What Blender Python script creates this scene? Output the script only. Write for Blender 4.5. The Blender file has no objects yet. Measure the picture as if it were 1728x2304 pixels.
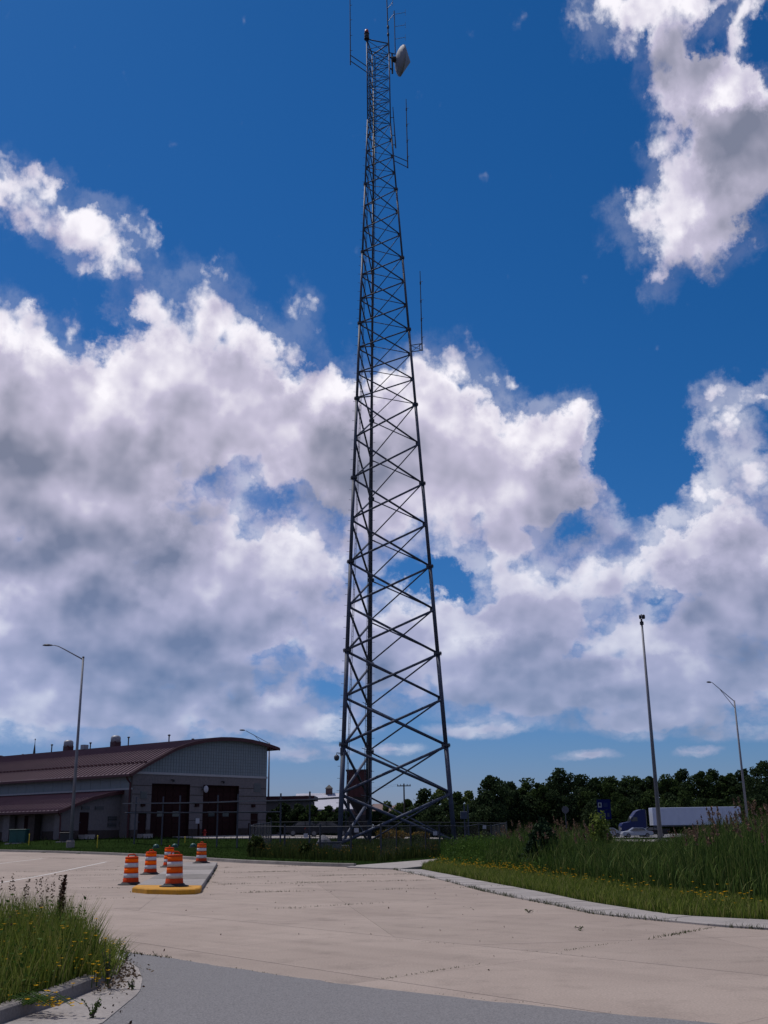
import bpy, bmesh, math, random
import numpy as np
from mathutils import Vector, Matrix
scene = bpy.context.scene
# ------------------------------------------------------------ camera
FPX = 2350.0; PITCH = math.atan(711/2350.0); ROLL = 0.0152; EYE = 1.75
_fw = Vector((0, math.cos(PITCH), math.sin(PITCH)))
_u0 = Vector((0, -math.sin(PITCH), math.cos(PITCH)))
_X = Vector((1, 0, 0))
_rt = _X*math.cos(ROLL) - _u0*math.sin(ROLL)
_up = _u0*math.cos(ROLL) + _X*math.sin(ROLL)
def ray(px, py): return _fw + _rt*((px-864)/FPX) + _up*((1152-py)/FPX)
def at(px, py, Y):                      # point on the pixel's ray at distance Y
    d = ray(px, py); return Vector((0, 0, EYE)) + d*(Y/d.y)
def gnd(px, py, z=0.0):                 # point on the pixel's ray at height z
    d = ray(px, py); return Vector((0, 0, EYE)) + d*((z-EYE)/d.z)
cd = bpy.data.cameras.new('camera'); cam = bpy.data.objects.new('camera', cd)
scene.collection.objects.link(cam); scene.camera = cam
cd.sensor_fit = 'VERTICAL'; cd.sensor_height = 36.0; cd.sensor_width = 27.0
cd.lens = FPX/2304*36.0; cd.clip_start = 0.1; cd.clip_end = 12000
cam.matrix_world = Matrix(((_rt.x, _up.x, -_fw.x, 0), (_rt.y, _up.y, -_fw.y, 0), (_rt.z, _up.z, -_fw.z, EYE), (0, 0, 0, 1)))
# ------------------------------------------------------------ sun and sky
SUN_EL = math.radians(62); SUN_AZ = math.radians(-50)        # azimuth from +Y towards +X
sd = bpy.data.lights.new('sun', 'SUN'); sd.energy = 3.4; sd.angle = math.radians(0.53); sd.color = (1.0, 0.95, 0.88)
sun = bpy.data.objects.new('sun', sd); scene.collection.objects.link(sun)
sdir = Vector((math.sin(SUN_AZ)*math.cos(SUN_EL), math.cos(SUN_AZ)*math.cos(SUN_EL), math.sin(SUN_EL)))
sun.rotation_euler = (-sdir).to_track_quat('-Z', 'Y').to_euler()
sun.location = sdir*200
vs = scene.view_settings; vs.view_transform = 'Standard'; vs.look = 'None'; vs.exposure = 0.0; vs.gamma = 1.0; vs.use_curve_mapping = False

world = bpy.data.worlds.new('World'); scene.world = world; world.use_nodes = True
def build_sky():
    nt = world.node_tree; nt.nodes.clear()
    def mk(tree, typ, **kw):
        n = tree.nodes.new(typ)
        for k, v in kw.items(): setattr(n, k, v)
        return n
    def math_(tree, op, a, b=None, c=None, clamp=False):
        n = mk(tree, 'ShaderNodeMath', operation=op); n.use_clamp = clamp
        for i, v in enumerate((a, b, c)):
            if v is None: continue
            if isinstance(v, (int, float)): n.inputs[i].default_value = v
            else: tree.links.new(v, n.inputs[i])
        return n.outputs[0]
    def vmath(tree, op, *args):
        n = mk(tree, 'ShaderNodeVectorMath', operation=op)
        for i, v in enumerate(args):
            if isinstance(v, (tuple, list)): n.inputs[i].default_value = v
            elif isinstance(v, (int, float)): n.inputs['Scale'].default_value = v
            else: tree.links.new(v, n.inputs[i])
        return n.outputs['Value'] if op in ('DOT_PRODUCT', 'LENGTH') else n.outputs[0]
    def noise(tree, vec, scale, detail, rough=0.55, lac=2.0, dist=0.0):
        n = mk(tree, 'ShaderNodeTexNoise', noise_dimensions='2D')
        n.inputs['Scale'].default_value = scale; n.inputs['Detail'].default_value = detail
        n.inputs['Roughness'].default_value = rough; n.inputs['Lacunarity'].default_value = lac
        n.inputs['Distortion'].default_value = dist
        tree.links.new(vec, n.inputs['Vector']); return n
    def maprange(tree, v, a, b, c=0.0, d=1.0, smooth=True):
        n = mk(tree, 'ShaderNodeMapRange'); n.interpolation_type = 'SMOOTHSTEP' if smooth else 'LINEAR'
        n.inputs['From Min'].default_value = a; n.inputs['From Max'].default_value = b
        n.inputs['To Min'].default_value = c; n.inputs['To Max'].default_value = d
        tree.links.new(v, n.inputs['Value']); return n.outputs[0]
    # cloud masses: (photo x, y, radius x, radius y, weight); turned into azimuth/elevation (degrees)
    masses = [
     (1430,30,160,100,.85),(1560,10,150,80,.75),(1550,170,120,100,.9),(1650,180,130,120,.85),(1590,290,150,130,.8),(1640,400,130,120,.75),(1480,480,130,90,.95),(1630,530,100,90,.85),(1500,600,55,80,.7),(1700,290,80,130,.6),(1700,40,80,60,.6),
     (1600,95,65,50,-.7),(1725,100,60,60,-.6),(1700,470,50,45,-.45),
     (10,430,90,100,.62),(100,385,40,45,.55),(160,480,150,65,.78),(245,575,110,85,.74),(300,685,55,50,.5),(110,550,80,50,.5),
     (20,880,250,240,1.25),(450,830,190,215,1.35),(250,1000,330,230,1.2),(640,930,210,180,1.2),(810,980,230,190,1.1),
     (1010,920,140,170,1.15),(960,1100,280,190,1.1),(1170,1060,180,130,.95),(1275,970,110,105,.95),(1300,1130,150,75,.7),(60,1110,260,170,1.1),
     (690,700,60,70,.45),(110,640,130,40,-.3),(260,740,90,60,-.35),(1440,1020,110,200,-.5),
     (230,1310,420,190,1.1),(640,1250,220,90,.75),(560,1340,230,120,.85),(150,1480,380,150,1.1),(560,1460,280,120,.95),(300,1610,480,80,.95),(660,1610,220,60,.7),
     (560,1135,80,24,-.12),(755,1180,50,60,-.3),(330,1170,200,120,.25),(620,1180,160,110,.28),(630,1350,40,36,-.42),(600,1490,70,26,-.5),(745,1560,70,50,-.5),
     (1440,1250,210,90,.95),(1650,1220,180,170,1.1),(1220,1350,240,80,.8),(1640,1410,220,180,1.0),(1050,1470,320,140,1.1),(1280,1440,200,110,.6),(1260,1570,230,70,.95),(1590,1560,260,80,.9),(1440,1480,160,90,.5),(860,1430,160,140,.8),(1130,1250,110,110,.75),
     (960,1300,100,32,-.38),(1080,1320,80,36,-.4),(1290,1215,50,46,-.35),(1480,1345,90,36,-.5),(1400,1400,50,40,-.35),(1340,1475,80,32,-.42),(1560,1060,90,70,-.3),
     (1610,890,90,45,.55),(1640,1010,100,90,.75),(1715,870,55,45,.6),
     (1075,1640,110,22,.8),(890,1688,60,16,.7),(1320,1697,70,13,.7),(1570,1692,50,12,.65),(1460,1625,150,34,.75),(1670,1655,110,20,.6),(690,1692,120,20,.65)]
    def azel(px, py):
        d = ray(px, py); return math.degrees(math.atan2(d.x, d.y)), math.degrees(math.atan2(d.z, math.hypot(d.x, d.y)))
    g = bpy.data.node_groups.new('cloud_masses', 'ShaderNodeTree')
    g.interface.new_socket('P', in_out='INPUT', socket_type='NodeSocketVector')
    g.interface.new_socket('Field', in_out='OUTPUT', socket_type='NodeSocketFloat')
    gi = g.nodes.new('NodeGroupInput'); go = g.nodes.new('NodeGroupOutput')
    P = gi.outputs[0]
    acc = None
    for (px, py, rx, ry, w) in masses:
        a, e = azel(px, py); rdx = rx/41.0*1.25; rdy = ry/41.0*1.12
        v = vmath(g, 'MULTIPLY_ADD', P, (1/rdx, 1/rdy, 0), (-a/rdx, -e/rdy, 0))
        gr = mk(g, 'ShaderNodeTexGradient', gradient_type='SPHERICAL'); g.links.new(v, gr.inputs[0])
        acc = math_(g, 'MULTIPLY_ADD', gr.outputs['Fac'], w, acc if acc is not None else 0.0)
    acc = math_(g, 'MULTIPLY', acc, 1.15)
    g.links.new(acc, go.inputs[0])
    tc = mk(nt, 'ShaderNodeTexCoord'); D = tc.outputs['Generated']
    s = mk(nt, 'ShaderNodeSeparateXYZ'); nt.links.new(D, s.inputs[0])
    az = math_(nt, 'MULTIPLY', math_(nt, 'ARCTAN2', s.outputs[0], s.outputs[1]), 180/math.pi)
    el = math_(nt, 'MULTIPLY', math_(nt, 'ARCSINE', s.outputs[2]), 180/math.pi)
    c = mk(nt, 'ShaderNodeCombineXYZ'); nt.links.new(az, c.inputs[0]); nt.links.new(el, c.inputs[1])
    P = c.outputs[0]
    # cumulus shrink and flatten towards the horizon: noise coordinate stretched there
    els = math_(nt, 'MULTIPLY_ADD', math_(nt, 'POWER', math.exp(-.2), math_(nt, 'MAXIMUM', el, 0.0)), -6.0, el)
    c2 = mk(nt, 'ShaderNodeCombineXYZ'); nt.links.new(az, c2.inputs[0]); nt.links.new(els, c2.inputs[1])
    N = c2.outputs[0]
    w1 = noise(nt, N, 0.17, 7, 0.66); w1v = vmath(nt, 'SUBTRACT', w1.outputs['Color'], (.5, .5, .5))
    warp = vmath(nt, 'MULTIPLY', w1v, (5.5, 4.6, 0))
    w2 = noise(nt, N, 0.62, 6, 0.62); warp2 = vmath(nt, 'MULTIPLY', vmath(nt, 'SUBTRACT', w2.outputs['Color'], (.5, .5, .5)), (1.5, 1.3, 0))
    wsum = mk(nt, 'ShaderNodeVectorMath', operation='SCALE'); nt.links.new(vmath(nt, 'ADD', warp, warp2), wsum.inputs[0]); nt.links.new(maprange(nt, el, 2, 16, .25, 1.0), wsum.inputs['Scale'])
    Q = vmath(nt, 'ADD', P, wsum.outputs[0])
    # the same broken cumulus cover outside the view
    outa = maprange(nt, math_(nt, 'ABSOLUTE', az), 24, 32)
    oute = maprange(nt, el, 43, 50)
    out = math_(nt, 'MAXIMUM', outa, oute)
    cov = noise(nt, N, 0.06, 3, 0.5)
    gen = math_(nt, 'MULTIPLY', maprange(nt, cov.outputs['Fac'], .42, .66, 0, 1.2), out)
    def masses_at(off):
        gn = mk(nt, 'ShaderNodeGroup'); gn.node_tree = g
        nt.links.new(vmath(nt, 'ADD', Q, (off[0], off[1], 0)) if off != (0, 0) else Q, gn.inputs[0])
        return math_(nt, 'MINIMUM', math_(nt, 'ADD', gn.outputs[0], gen), 1.3)
    warpn = vmath(nt, 'MULTIPLY', w1v, (1.6, 1.6, 0))
    def billow(off, det):
        v = vmath(nt, 'ADD', N, (off[0], off[1], 0)) if off != (0, 0) else N
        a = noise(nt, v, 0.30, det, 0.57, 2.15).outputs['Fac']
        vo = mk(nt, 'ShaderNodeTexVoronoi', voronoi_dimensions='2D', feature='SMOOTH_F1'); vo.inputs['Scale'].default_value = .42; vo.inputs['Detail'].default_value = min(det, 3.0); vo.inputs['Roughness'].default_value = .5; vo.inputs['Smoothness'].default_value = .35
        nt.links.new(vmath(nt, 'ADD', v, warpn), vo.inputs['Vector'])
        puff = math_(nt, 'MULTIPLY', math_(nt, 'SUBTRACT', .42, vo.outputs['Distance']), .62)
        return math_(nt, 'MULTIPLY_ADD', math_(nt, 'SUBTRACT', a, .5), .95, puff)
    b0 = billow((0, 0), 10); b1 = math_(nt, 'SUBTRACT', noise(nt, vmath(nt, 'ADD', N, (-.35, 1.2, 0)), 0.26, 3, .5).outputs['Fac'], .5); b0s = math_(nt, 'SUBTRACT', noise(nt, N, 0.26, 3, .5).outputs['Fac'], .5)
    m0 = masses_at((0, 0))
    f0 = math_(nt, 'MULTIPLY_ADD', b0, maprange(nt, m0, 0, .4, .6, 1.0), math_(nt, 'ADD', m0, .11))
    m2 = masses_at((-.5, 2.3))
    f1 = math_(nt, 'MULTIPLY_ADD', b1, .9, m2)
    veil = math_(nt, 'MULTIPLY', maprange(nt, m0, .0, .42, 0, .62), maprange(nt, w2.outputs['Fac'], .3, .62, .35, 1.0))
    veil = math_(nt, 'MULTIPLY', veil, maprange(nt, el, 18, 25, 1.0, .2))
    alpha = math_(nt, 'MAXIMUM', maprange(nt, f0, .17, .76), veil)
    # sunlight reaches the cloud from above and behind: thick cloud above means a grey base
    lowf = noise(nt, N, 0.11, 3, .5).outputs['Fac']
    thick = math_(nt, 'MULTIPLY', maprange(nt, f1, .12, 1.45, smooth=False), maprange(nt, lowf, .36, .60, .3, 1.0))
    core = maprange(nt, f0, .5, 1.3, 0, .16)
    relief = math_(nt, 'MULTIPLY', math_(nt, 'SUBTRACT', b0s, b1), .9)
    lit = math_(nt, 'SUBTRACT', math_(nt, 'ADD', .93, relief), math_(nt, 'ADD', math_(nt, 'MULTIPLY', thick, .66), core), clamp=True)
    ramp = mk(nt, 'ShaderNodeValToRGB'); cr = ramp.color_ramp
    cr.elements[0].position = 0.0; cr.elements[0].color = (.20, .22, .31, 1)
    cr.elements[1].position = 1.0; cr.elements[1].color = (.97, .94, 1.0, 1)
    e1 = cr.elements.new(.3); e1.color = (.35, .35, .46, 1)
    e2 = cr.elements.new(.65); e2.color = (.56, .53, .68, 1)
    nt.links.new(lit, ramp.inputs[0])
    sky = mk(nt, 'ShaderNodeTexSky', sky_type='NISHITA', sun_disc=False)
    sky.sun_elevation = SUN_EL; sky.sun_rotation = SUN_AZ; sky.altitude = 0; sky.air_density = 1.0; sky.dust_density = 0.3; sky.ozone_density = 1.5
    # the camera's deep, saturated blue: a response curve for each channel
    sp = mk(nt, 'ShaderNodeSeparateColor'); nt.links.new(sky.outputs[0], sp.inputs[0])
    cmb = mk(nt, 'ShaderNodeCombineColor')
    for i, (pw, k) in enumerate(SKY_CURVE):
        v = math_(nt, 'MULTIPLY', sp.outputs[i], .06)
        nt.links.new(math_(nt, 'MULTIPLY', math_(nt, 'POWER', v, pw), k/SKY_STRENGTH), cmb.inputs[i])
    bgs = mk(nt, 'ShaderNodeBackground'); bgs.inputs[1].default_value = SKY_STRENGTH; nt.links.new(cmb.outputs[0], bgs.inputs[0])
    bgc = mk(nt, 'ShaderNodeBackground'); bgc.inputs[1].default_value = 1.0; nt.links.new(ramp.outputs[0], bgc.inputs[0])
    # thin air in front of low clouds
    hz = maprange(nt, el, 1.0, 22, .5, 1.0)
    mixs = mk(nt, 'ShaderNodeMixShader'); nt.links.new(math_(nt, 'MULTIPLY', alpha, hz), mixs.inputs[0])
    nt.links.new(bgs.outputs[0], mixs.inputs[1]); nt.links.new(bgc.outputs[0], mixs.inputs[2])
    o = mk(nt, 'ShaderNodeOutputWorld'); nt.links.new(mixs.outputs[0], o.inputs[0])
    world.cycles.sampling_method = 'MANUAL'; world.cycles.sample_map_resolution = 512
SKY_CURVE = ((1.85, 1.05), (1.0, .65), (.95, 1.13)); SKY_STRENGTH = 0.1
build_sky()
# ------------------------------------------------------------ helpers
random.seed(7); rng = np.random.default_rng(11)
COL = scene.collection
def tag(o, label=None, cat=None, group=None, kind=None):
    if label: o['label'] = label
    if cat: o['category'] = cat
    if group: o['group'] = group
    if kind: o['kind'] = kind
    return o
def thing(name, loc, label, cat, group=None, rz=0.0):
    o = bpy.data.objects.new(name, None); COL.objects.link(o); o.empty_display_size = .3
    o.location = loc; o.rotation_euler = (0, 0, rz); return tag(o, label, cat, group)
def origin_of(o):
    v = Vector((0, 0, 0))
    while o is not None: v += Vector(o.location); o = o.parent
    return v
class MB:
    """collects shapes; build() links them as one mesh object"""
    def __init__(s): s.v = []; s.f = []
    def add(s, vs, fs):
        n = len(s.v); s.v += [tuple(p) for p in vs]; s.f += [tuple(i+n for i in f) for f in fs]; return s
    def box(s, c, d, rz=0.0, ax=None):
        c = Vector(c); hx, hy, hz = d[0]/2, d[1]/2, d[2]/2
        if ax is None: ax = (Vector((math.cos(rz), math.sin(rz), 0)), Vector((-math.sin(rz), math.cos(rz), 0)), Vector((0, 0, 1)))
        vs = [c + ax[0]*(sx*hx) + ax[1]*(sy*hy) + ax[2]*(sz*hz) for sz in (-1, 1) for sy in (-1, 1) for sx in (-1, 1)]
        return s.add(vs, [(0, 2, 3, 1), (4, 5, 7, 6), (0, 1, 5, 4), (2, 6, 7, 3), (0, 4, 6, 2), (1, 3, 7, 5)])
    def tube(s, p0, p1, r0, r1=None, n=8, caps=True):
        return s.path([p0, p1], [r0, r0 if r1 is None else r1], n, caps)
    def path(s, pts, rad, n=8, caps=True):
        pts = [Vector(p) for p in pts]
        if isinstance(rad, (int, float)): rad = [rad]*len(pts)
        b = len(s.v); prev = None
        for i, p in enumerate(pts):
            t = (pts[min(i+1, len(pts)-1)] - pts[max(i-1, 0)]).normalized()
            if prev is None:
                a = Vector((1, 0, 0)) if abs(t.x) < .8 else Vector((0, 1, 0))
                x = (a - t*a.dot(t)).normalized()
            else: x = (prev - t*prev.dot(t)).normalized()
            prev = x; y = t.cross(x)
            for k in range(n):
                a = 2*math.pi*k/n + math.pi/n
                s.v.append(tuple(p + (x*math.cos(a) + y*math.sin(a))*rad[i]))
        for i in range(len(pts)-1):
            for k in range(n):
                k2 = (k+1) % n; s.f.append((b+i*n+k, b+i*n+k2, b+(i+1)*n+k2, b+(i+1)*n+k))
        if caps:
            s.f.append(tuple(b+k for k in reversed(range(n)))); e = b+(len(pts)-1)*n; s.f.append(tuple(e+k for k in range(n)))
        return s
    def lathe(s, prof, c=(0, 0, 0), n=24, rot=0.0):
        b = len(s.v); c = Vector(c)
        for (r, z) in prof:
            for k in range(n):
                a = 2*math.pi*k/n + rot; s.v.append((c.x + r*math.cos(a), c.y + r*math.sin(a), c.z + z))
        for i in range(len(prof)-1):
            for k in range(n):
                k2 = (k+1) % n; s.f.append((b+i*n+k, b+i*n+k2, b+(i+1)*n+k2, b+(i+1)*n+k))
        if prof[0][0] > 1e-4: s.f.append(tuple(b+k for k in reversed(range(n))))
        if prof[-1][0] > 1e-4: e = b+(len(prof)-1)*n; s.f.append(tuple(e+k for k in range(n)))
        return s
    def prism(s, poly, off):
        """closed polygon (3D points) swept along the vector off"""
        n = len(poly); off = Vector(off); a = [Vector(p) for p in poly]
        return s.add(a + [p+off for p in a], [tuple(reversed(range(n))), tuple(range(n, 2*n))] + [(i, (i+1) % n, n+(i+1) % n, n+i) for i in range(n)])
    def strip(s, A, B, closed=False):
        """quads between two equally long rows of points"""
        n = len(A); b = len(s.v); s.v += [tuple(p) for p in A] + [tuple(p) for p in B]
        for i in range(n - (0 if closed else 1)):
            j = (i+1) % n; s.f.append((b+i, b+j, b+n+j, b+n+i))
        return s
    def build(s, name, mat, parent=None, smooth=False, local=False, bevel=0.0):
        me = bpy.data.meshes.new(name)
        o0 = origin_of(parent) if (parent is not None and not local) else Vector((0, 0, 0))
        me.from_pydata([(x-o0.x, y-o0.y, z-o0.z) for x, y, z in s.v], [], s.f)
        bm = bmesh.new(); bm.from_mesh(me); bmesh.ops.recalc_face_normals(bm, faces=bm.faces)
        if bevel > 0: bmesh.ops.bevel(bm, geom=list(bm.edges), offset=bevel, segments=1, affect='EDGES', clamp_overlap=True)
        bm.to_mesh(me); bm.free()
        if smooth:
            me.polygons.foreach_set('use_smooth', [len(p.vertices) == 4 for p in me.polygons])
        me.materials.append(mat)
        o = bpy.data.objects.new(name, me); COL.objects.link(o)
        if parent is not None: o.parent = parent
        return o
def copy_part(o, parent):
    c = o.copy(); COL.objects.link(c); c.parent = parent; return c
def copy_tree(o, parent=None):
    c = copy_part(o, parent)
    for ch in list(o.children): copy_tree(ch, c)
    return c
def fast_mesh(name, V, T, mat, var=None, parent=None, origin=None):
    """triangle soup from numpy arrays, with one random value per piece for colour variation"""
    V = np.asarray(V, dtype=np.float32).reshape(-1, 3); T = np.asarray(T, dtype=np.int32).reshape(-1, 3)
    if origin is not None: V = V - np.array(origin, dtype=np.float32)
    elif parent is not None: V = V - np.array(origin_of(parent), dtype=np.float32)
    me = bpy.data.meshes.new(name); me.vertices.add(len(V)); me.vertices.foreach_set('co', V.ravel())
    me.loops.add(T.size); me.loops.foreach_set('vertex_index', T.ravel())
    me.polygons.add(len(T)); me.polygons.foreach_set('loop_start', np.arange(0, T.size, 3, dtype=np.int32))
    me.update(calc_edges=True)
    if var is not None:
        a = me.attributes.new('var', 'FLOAT', 'POINT'); a.data.foreach_set('value', np.asarray(var, dtype=np.float32))
    me.materials.append(mat); me.validate()
    o = bpy.data.objects.new(name, me); COL.objects.link(o)
    if parent is not None: o.parent = parent
    if origin is not None: o.location = origin
    return o
def blades(P, hgt, wid, lean=.25, seg=2):
    """grass blades rooted at P (n,3): returns verts, tris, var"""
    n = len(P); P = np.asarray(P, float); h = np.broadcast_to(hgt, n).astype(float); w = np.broadcast_to(wid, n).astype(float)
    a = rng.uniform(0, 2*np.pi, n); d = np.stack([np.cos(a), np.sin(a), np.zeros(n)], 1)
    b = rng.uniform(0, 2*np.pi, n); side = np.stack([np.cos(b), np.sin(b), np.zeros(n)], 1)*(w/2)[:, None]
    le = (rng.uniform(.2, 1.0, n)*lean*h)[:, None]; up = np.array([0, 0, 1.0])
    m = P + d*le*.3 + up*(h*.55)[:, None]; t = P + d*le + up*h[:, None]
    V = np.stack([P-side, P+side, m-side*.8, m+side*.8, t], 1)
    k = np.arange(n)[:, None]*5
    T = np.concatenate([k+np.array([0, 1, 3]), k+np.array([0, 3, 2]), k+np.array([2, 3, 4])], 0)
    return V.reshape(-1, 3), T, np.repeat(rng.random(n), 5)
def leaves(C, size, flat=0.0):
    """small diamond leaves centred at C"""
    n = len(C); C = np.asarray(C, float); s = np.broadcast_to(size, n).astype(float)[:, None]
    u = rng.normal(size=(n, 3)); u[:, 2] *= (1-flat); u /= np.linalg.norm(u, axis=1)[:, None]
    r = rng.normal(size=(n, 3)); v = np.cross(u, r); v /= np.linalg.norm(v, axis=1)[:, None]
    V = np.stack([C-u*s*.6, C+v*s*.36, C+u*s*.6, C-v*s*.36], 1)
    k = np.arange(n)[:, None]*4
    T = np.concatenate([k+np.array([0, 1, 2]), k+np.array([0, 2, 3])], 0)
    return V.reshape(-1, 3), T, np.repeat(rng.random(n), 4)
def merge(parts):
    Vs, Ts, Rs, b = [], [], [], 0
    for V, T, R in parts:
        Vs.append(V); Ts.append(T+b); Rs.append(R); b += len(V)
    return np.concatenate(Vs), np.concatenate(Ts), np.concatenate(Rs)
# ------------------------------------------------------------ materials
def material(name, color, rough=.8, metal=0.0, var=0.0, scale=4.0, detail=6, bump=0.0, bscale=40.0, color2=None, spec=.3, stretch=None, ramp=(.3, .7)):
    m = bpy.data.materials.new(name); m.use_nodes = True; nt = m.node_tree; b = nt.nodes['Principled BSDF']
    b.inputs['Roughness'].default_value = rough; b.inputs['Metallic'].default_value = metal; b.inputs['Specular IOR Level'].default_value = spec
    b.inputs['Base Color'].default_value = (*color, 1)
    geo = nt.nodes.new('ShaderNodeNewGeometry'); pos = geo.outputs['Position']
    if stretch:
        mp = nt.nodes.new('ShaderNodeVectorMath'); mp.operation = 'MULTIPLY'; mp.inputs[1].default_value = stretch; nt.links.new(pos, mp.inputs[0]); pos = mp.outputs[0]
    if var > 0 or color2:
        n = nt.nodes.new('ShaderNodeTexNoise'); n.inputs['Scale'].default_value = scale; n.inputs['Detail'].default_value = detail; n.inputs['Roughness'].default_value = .6
        nt.links.new(pos, n.inputs['Vector'])
        cr = nt.nodes.new('ShaderNodeValToRGB'); nt.links.new(n.outputs['Fac'], cr.inputs[0])
        c2 = color2 if color2 else tuple(c*(1+var) for c in color); c1 = color if color2 else tuple(c*(1-var) for c in color)
        cr.color_ramp.elements[0].color = (*c1, 1); cr.color_ramp.elements[0].position = ramp[0]
        cr.color_ramp.elements[1].color = (*c2, 1); cr.color_ramp.elements[1].position = ramp[1]
        nt.links.new(cr.outputs[0], b.inputs['Base Color'])
    if bump > 0:
        n2 = nt.nodes.new('ShaderNodeTexNoise'); n2.inputs['Scale'].default_value = bscale; n2.inputs['Detail'].default_value = 4; nt.links.new(pos, n2.inputs['Vector'])
        bp = nt.nodes.new('ShaderNodeBump'); bp.inputs['Strength'].default_value = bump; bp.inputs['Distance'].default_value = .01
        nt.links.new(n2.outputs['Fac'], bp.inputs['Height']); nt.links.new(bp.outputs[0], b.inputs['Normal'])
    return m
def plant_material(name, cols, rough=.6, translucent=.3):
    """leaf colours picked by the per-piece attribute, a little light shining through"""
    m = bpy.data.materials.new(name); m.use_nodes = True; nt = m.node_tree; b = nt.nodes['Principled BSDF']; out = nt.nodes['Material Output']
    at_ = nt.nodes.new('ShaderNodeAttribute'); at_.attribute_name = 'var'
    cr = nt.nodes.new('ShaderNodeValToRGB'); nt.links.new(at_.outputs['Fac'], cr.inputs[0])
    els = cr.color_ramp.elements
    for i, c in enumerate(cols):
        p = i/max(1, len(cols)-1)
        e = els[0] if i == 0 else (els[-1] if i == len(cols)-1 else els.new(p))
        e.position = p; e.color = (*c, 1)
    nt.links.new(cr.outputs[0], b.inputs['Base Color']); b.inputs['Roughness'].default_value = rough; b.inputs['Specular IOR Level'].default_value = .04
    tr = nt.nodes.new('ShaderNodeBsdfTranslucent'); nt.links.new(cr.outputs[0], tr.inputs[0])
    mx = nt.nodes.new('ShaderNodeMixShader'); mx.inputs[0].default_value = translucent
    nt.links.new(b.outputs[0], mx.inputs[1]); nt.links.new(tr.outputs[0], mx.inputs[2]); nt.links.new(mx.outputs[0], out.inputs[0])
    return m
def concrete(name, c1, c2, scale=.35):
    """weathered slab: broad stains, fine aggregate, hairline tyre-dark streaks, slight difference between slabs"""
    m = material(name, c1, .9, color2=c2, scale=scale, detail=9, bump=.35, bscale=55, spec=.1, ramp=(.28, .72)); nt = m.node_tree; b = nt.nodes['Principled BSDF']
    base = b.inputs['Base Color'].links[0].from_socket
    geo = nt.nodes.new('ShaderNodeNewGeometry')
    sp = nt.nodes.new('ShaderNodeTexNoise'); sp.inputs['Scale'].default_value = 38; sp.inputs['Detail'].default_value = 5; nt.links.new(geo.outputs['Position'], sp.inputs['Vector'])
    r = nt.nodes.new('ShaderNodeMapRange'); r.inputs['From Min'].default_value = .3; r.inputs['From Max'].default_value = .7; r.inputs['To Min'].default_value = .82; r.inputs['To Max'].default_value = 1.14; nt.links.new(sp.outputs['Fac'], r.inputs['Value'])
    st = nt.nodes.new('ShaderNodeTexNoise'); st.inputs['Scale'].default_value = 1.3; st.inputs['Detail'].default_value = 8; st.inputs['Roughness'].default_value = .7; nt.links.new(geo.outputs['Position'], st.inputs['Vector'])
    r2 = nt.nodes.new('ShaderNodeMapRange'); r2.inputs['From Min'].default_value = .28; r2.inputs['From Max'].default_value = .48; r2.inputs['To Min'].default_value = .78; r2.inputs['To Max'].default_value = 1.0; nt.links.new(st.outputs['Fac'], r2.inputs['Value'])
    oi = nt.nodes.new('ShaderNodeObjectInfo')
    r3 = nt.nodes.new('ShaderNodeMapRange'); r3.inputs['To Min'].default_value = .93; r3.inputs['To Max'].default_value = 1.05; nt.links.new(oi.outputs['Random'], r3.inputs['Value'])
    mu = nt.nodes.new('ShaderNodeMath'); mu.operation = 'MULTIPLY'; nt.links.new(r.outputs[0], mu.inputs[0]); nt.links.new(r2.outputs[0], mu.inputs[1])
    # faint wheel paths along the drive
    da = nt.nodes.new('ShaderNodeVectorMath'); da.operation = 'DOT_PRODUCT'; da.inputs[1].default_value = (-.05, .06, 0); nt.links.new(geo.outputs['Position'], da.inputs[0])
    db = nt.nodes.new('ShaderNodeVectorMath'); db.operation = 'DOT_PRODUCT'; db.inputs[1].default_value = (1.0, .95, 0); nt.links.new(geo.outputs['Position'], db.inputs[0])
    cb = nt.nodes.new('ShaderNodeCombineXYZ'); nt.links.new(da.outputs['Value'], cb.inputs[0]); nt.links.new(db.outputs['Value'], cb.inputs[1])
    wp = nt.nodes.new('ShaderNodeTexNoise'); wp.inputs['Scale'].default_value = 1.1; wp.inputs['Detail'].default_value = 5; nt.links.new(cb.outputs[0], wp.inputs['Vector'])
    r4 = nt.nodes.new('ShaderNodeMapRange'); r4.inputs['From Min'].default_value = .34; r4.inputs['From Max'].default_value = .52; r4.inputs['To Min'].default_value = .94; r4.inputs['To Max'].default_value = 1.03; nt.links.new(wp.outputs['Fac'], r4.inputs['Value'])
    mw = nt.nodes.new('ShaderNodeMath'); mw.operation = 'MULTIPLY'; nt.links.new(mu.outputs[0], mw.inputs[0]); nt.links.new(r4.outputs[0], mw.inputs[1]); mu = mw
    mu2 = nt.nodes.new('ShaderNodeMath'); mu2.operation = 'MULTIPLY'; nt.links.new(mu.outputs[0], mu2.inputs[0]); nt.links.new(r3.outputs[0], mu2.inputs[1])
    mx = nt.nodes.new('ShaderNodeVectorMath'); mx.operation = 'SCALE'; nt.links.new(base, mx.inputs[0]); nt.links.new(mu2.outputs[0], mx.inputs['Scale'])
    nt.links.new(mx.outputs[0], b.inputs['Base Color']); return m
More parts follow.
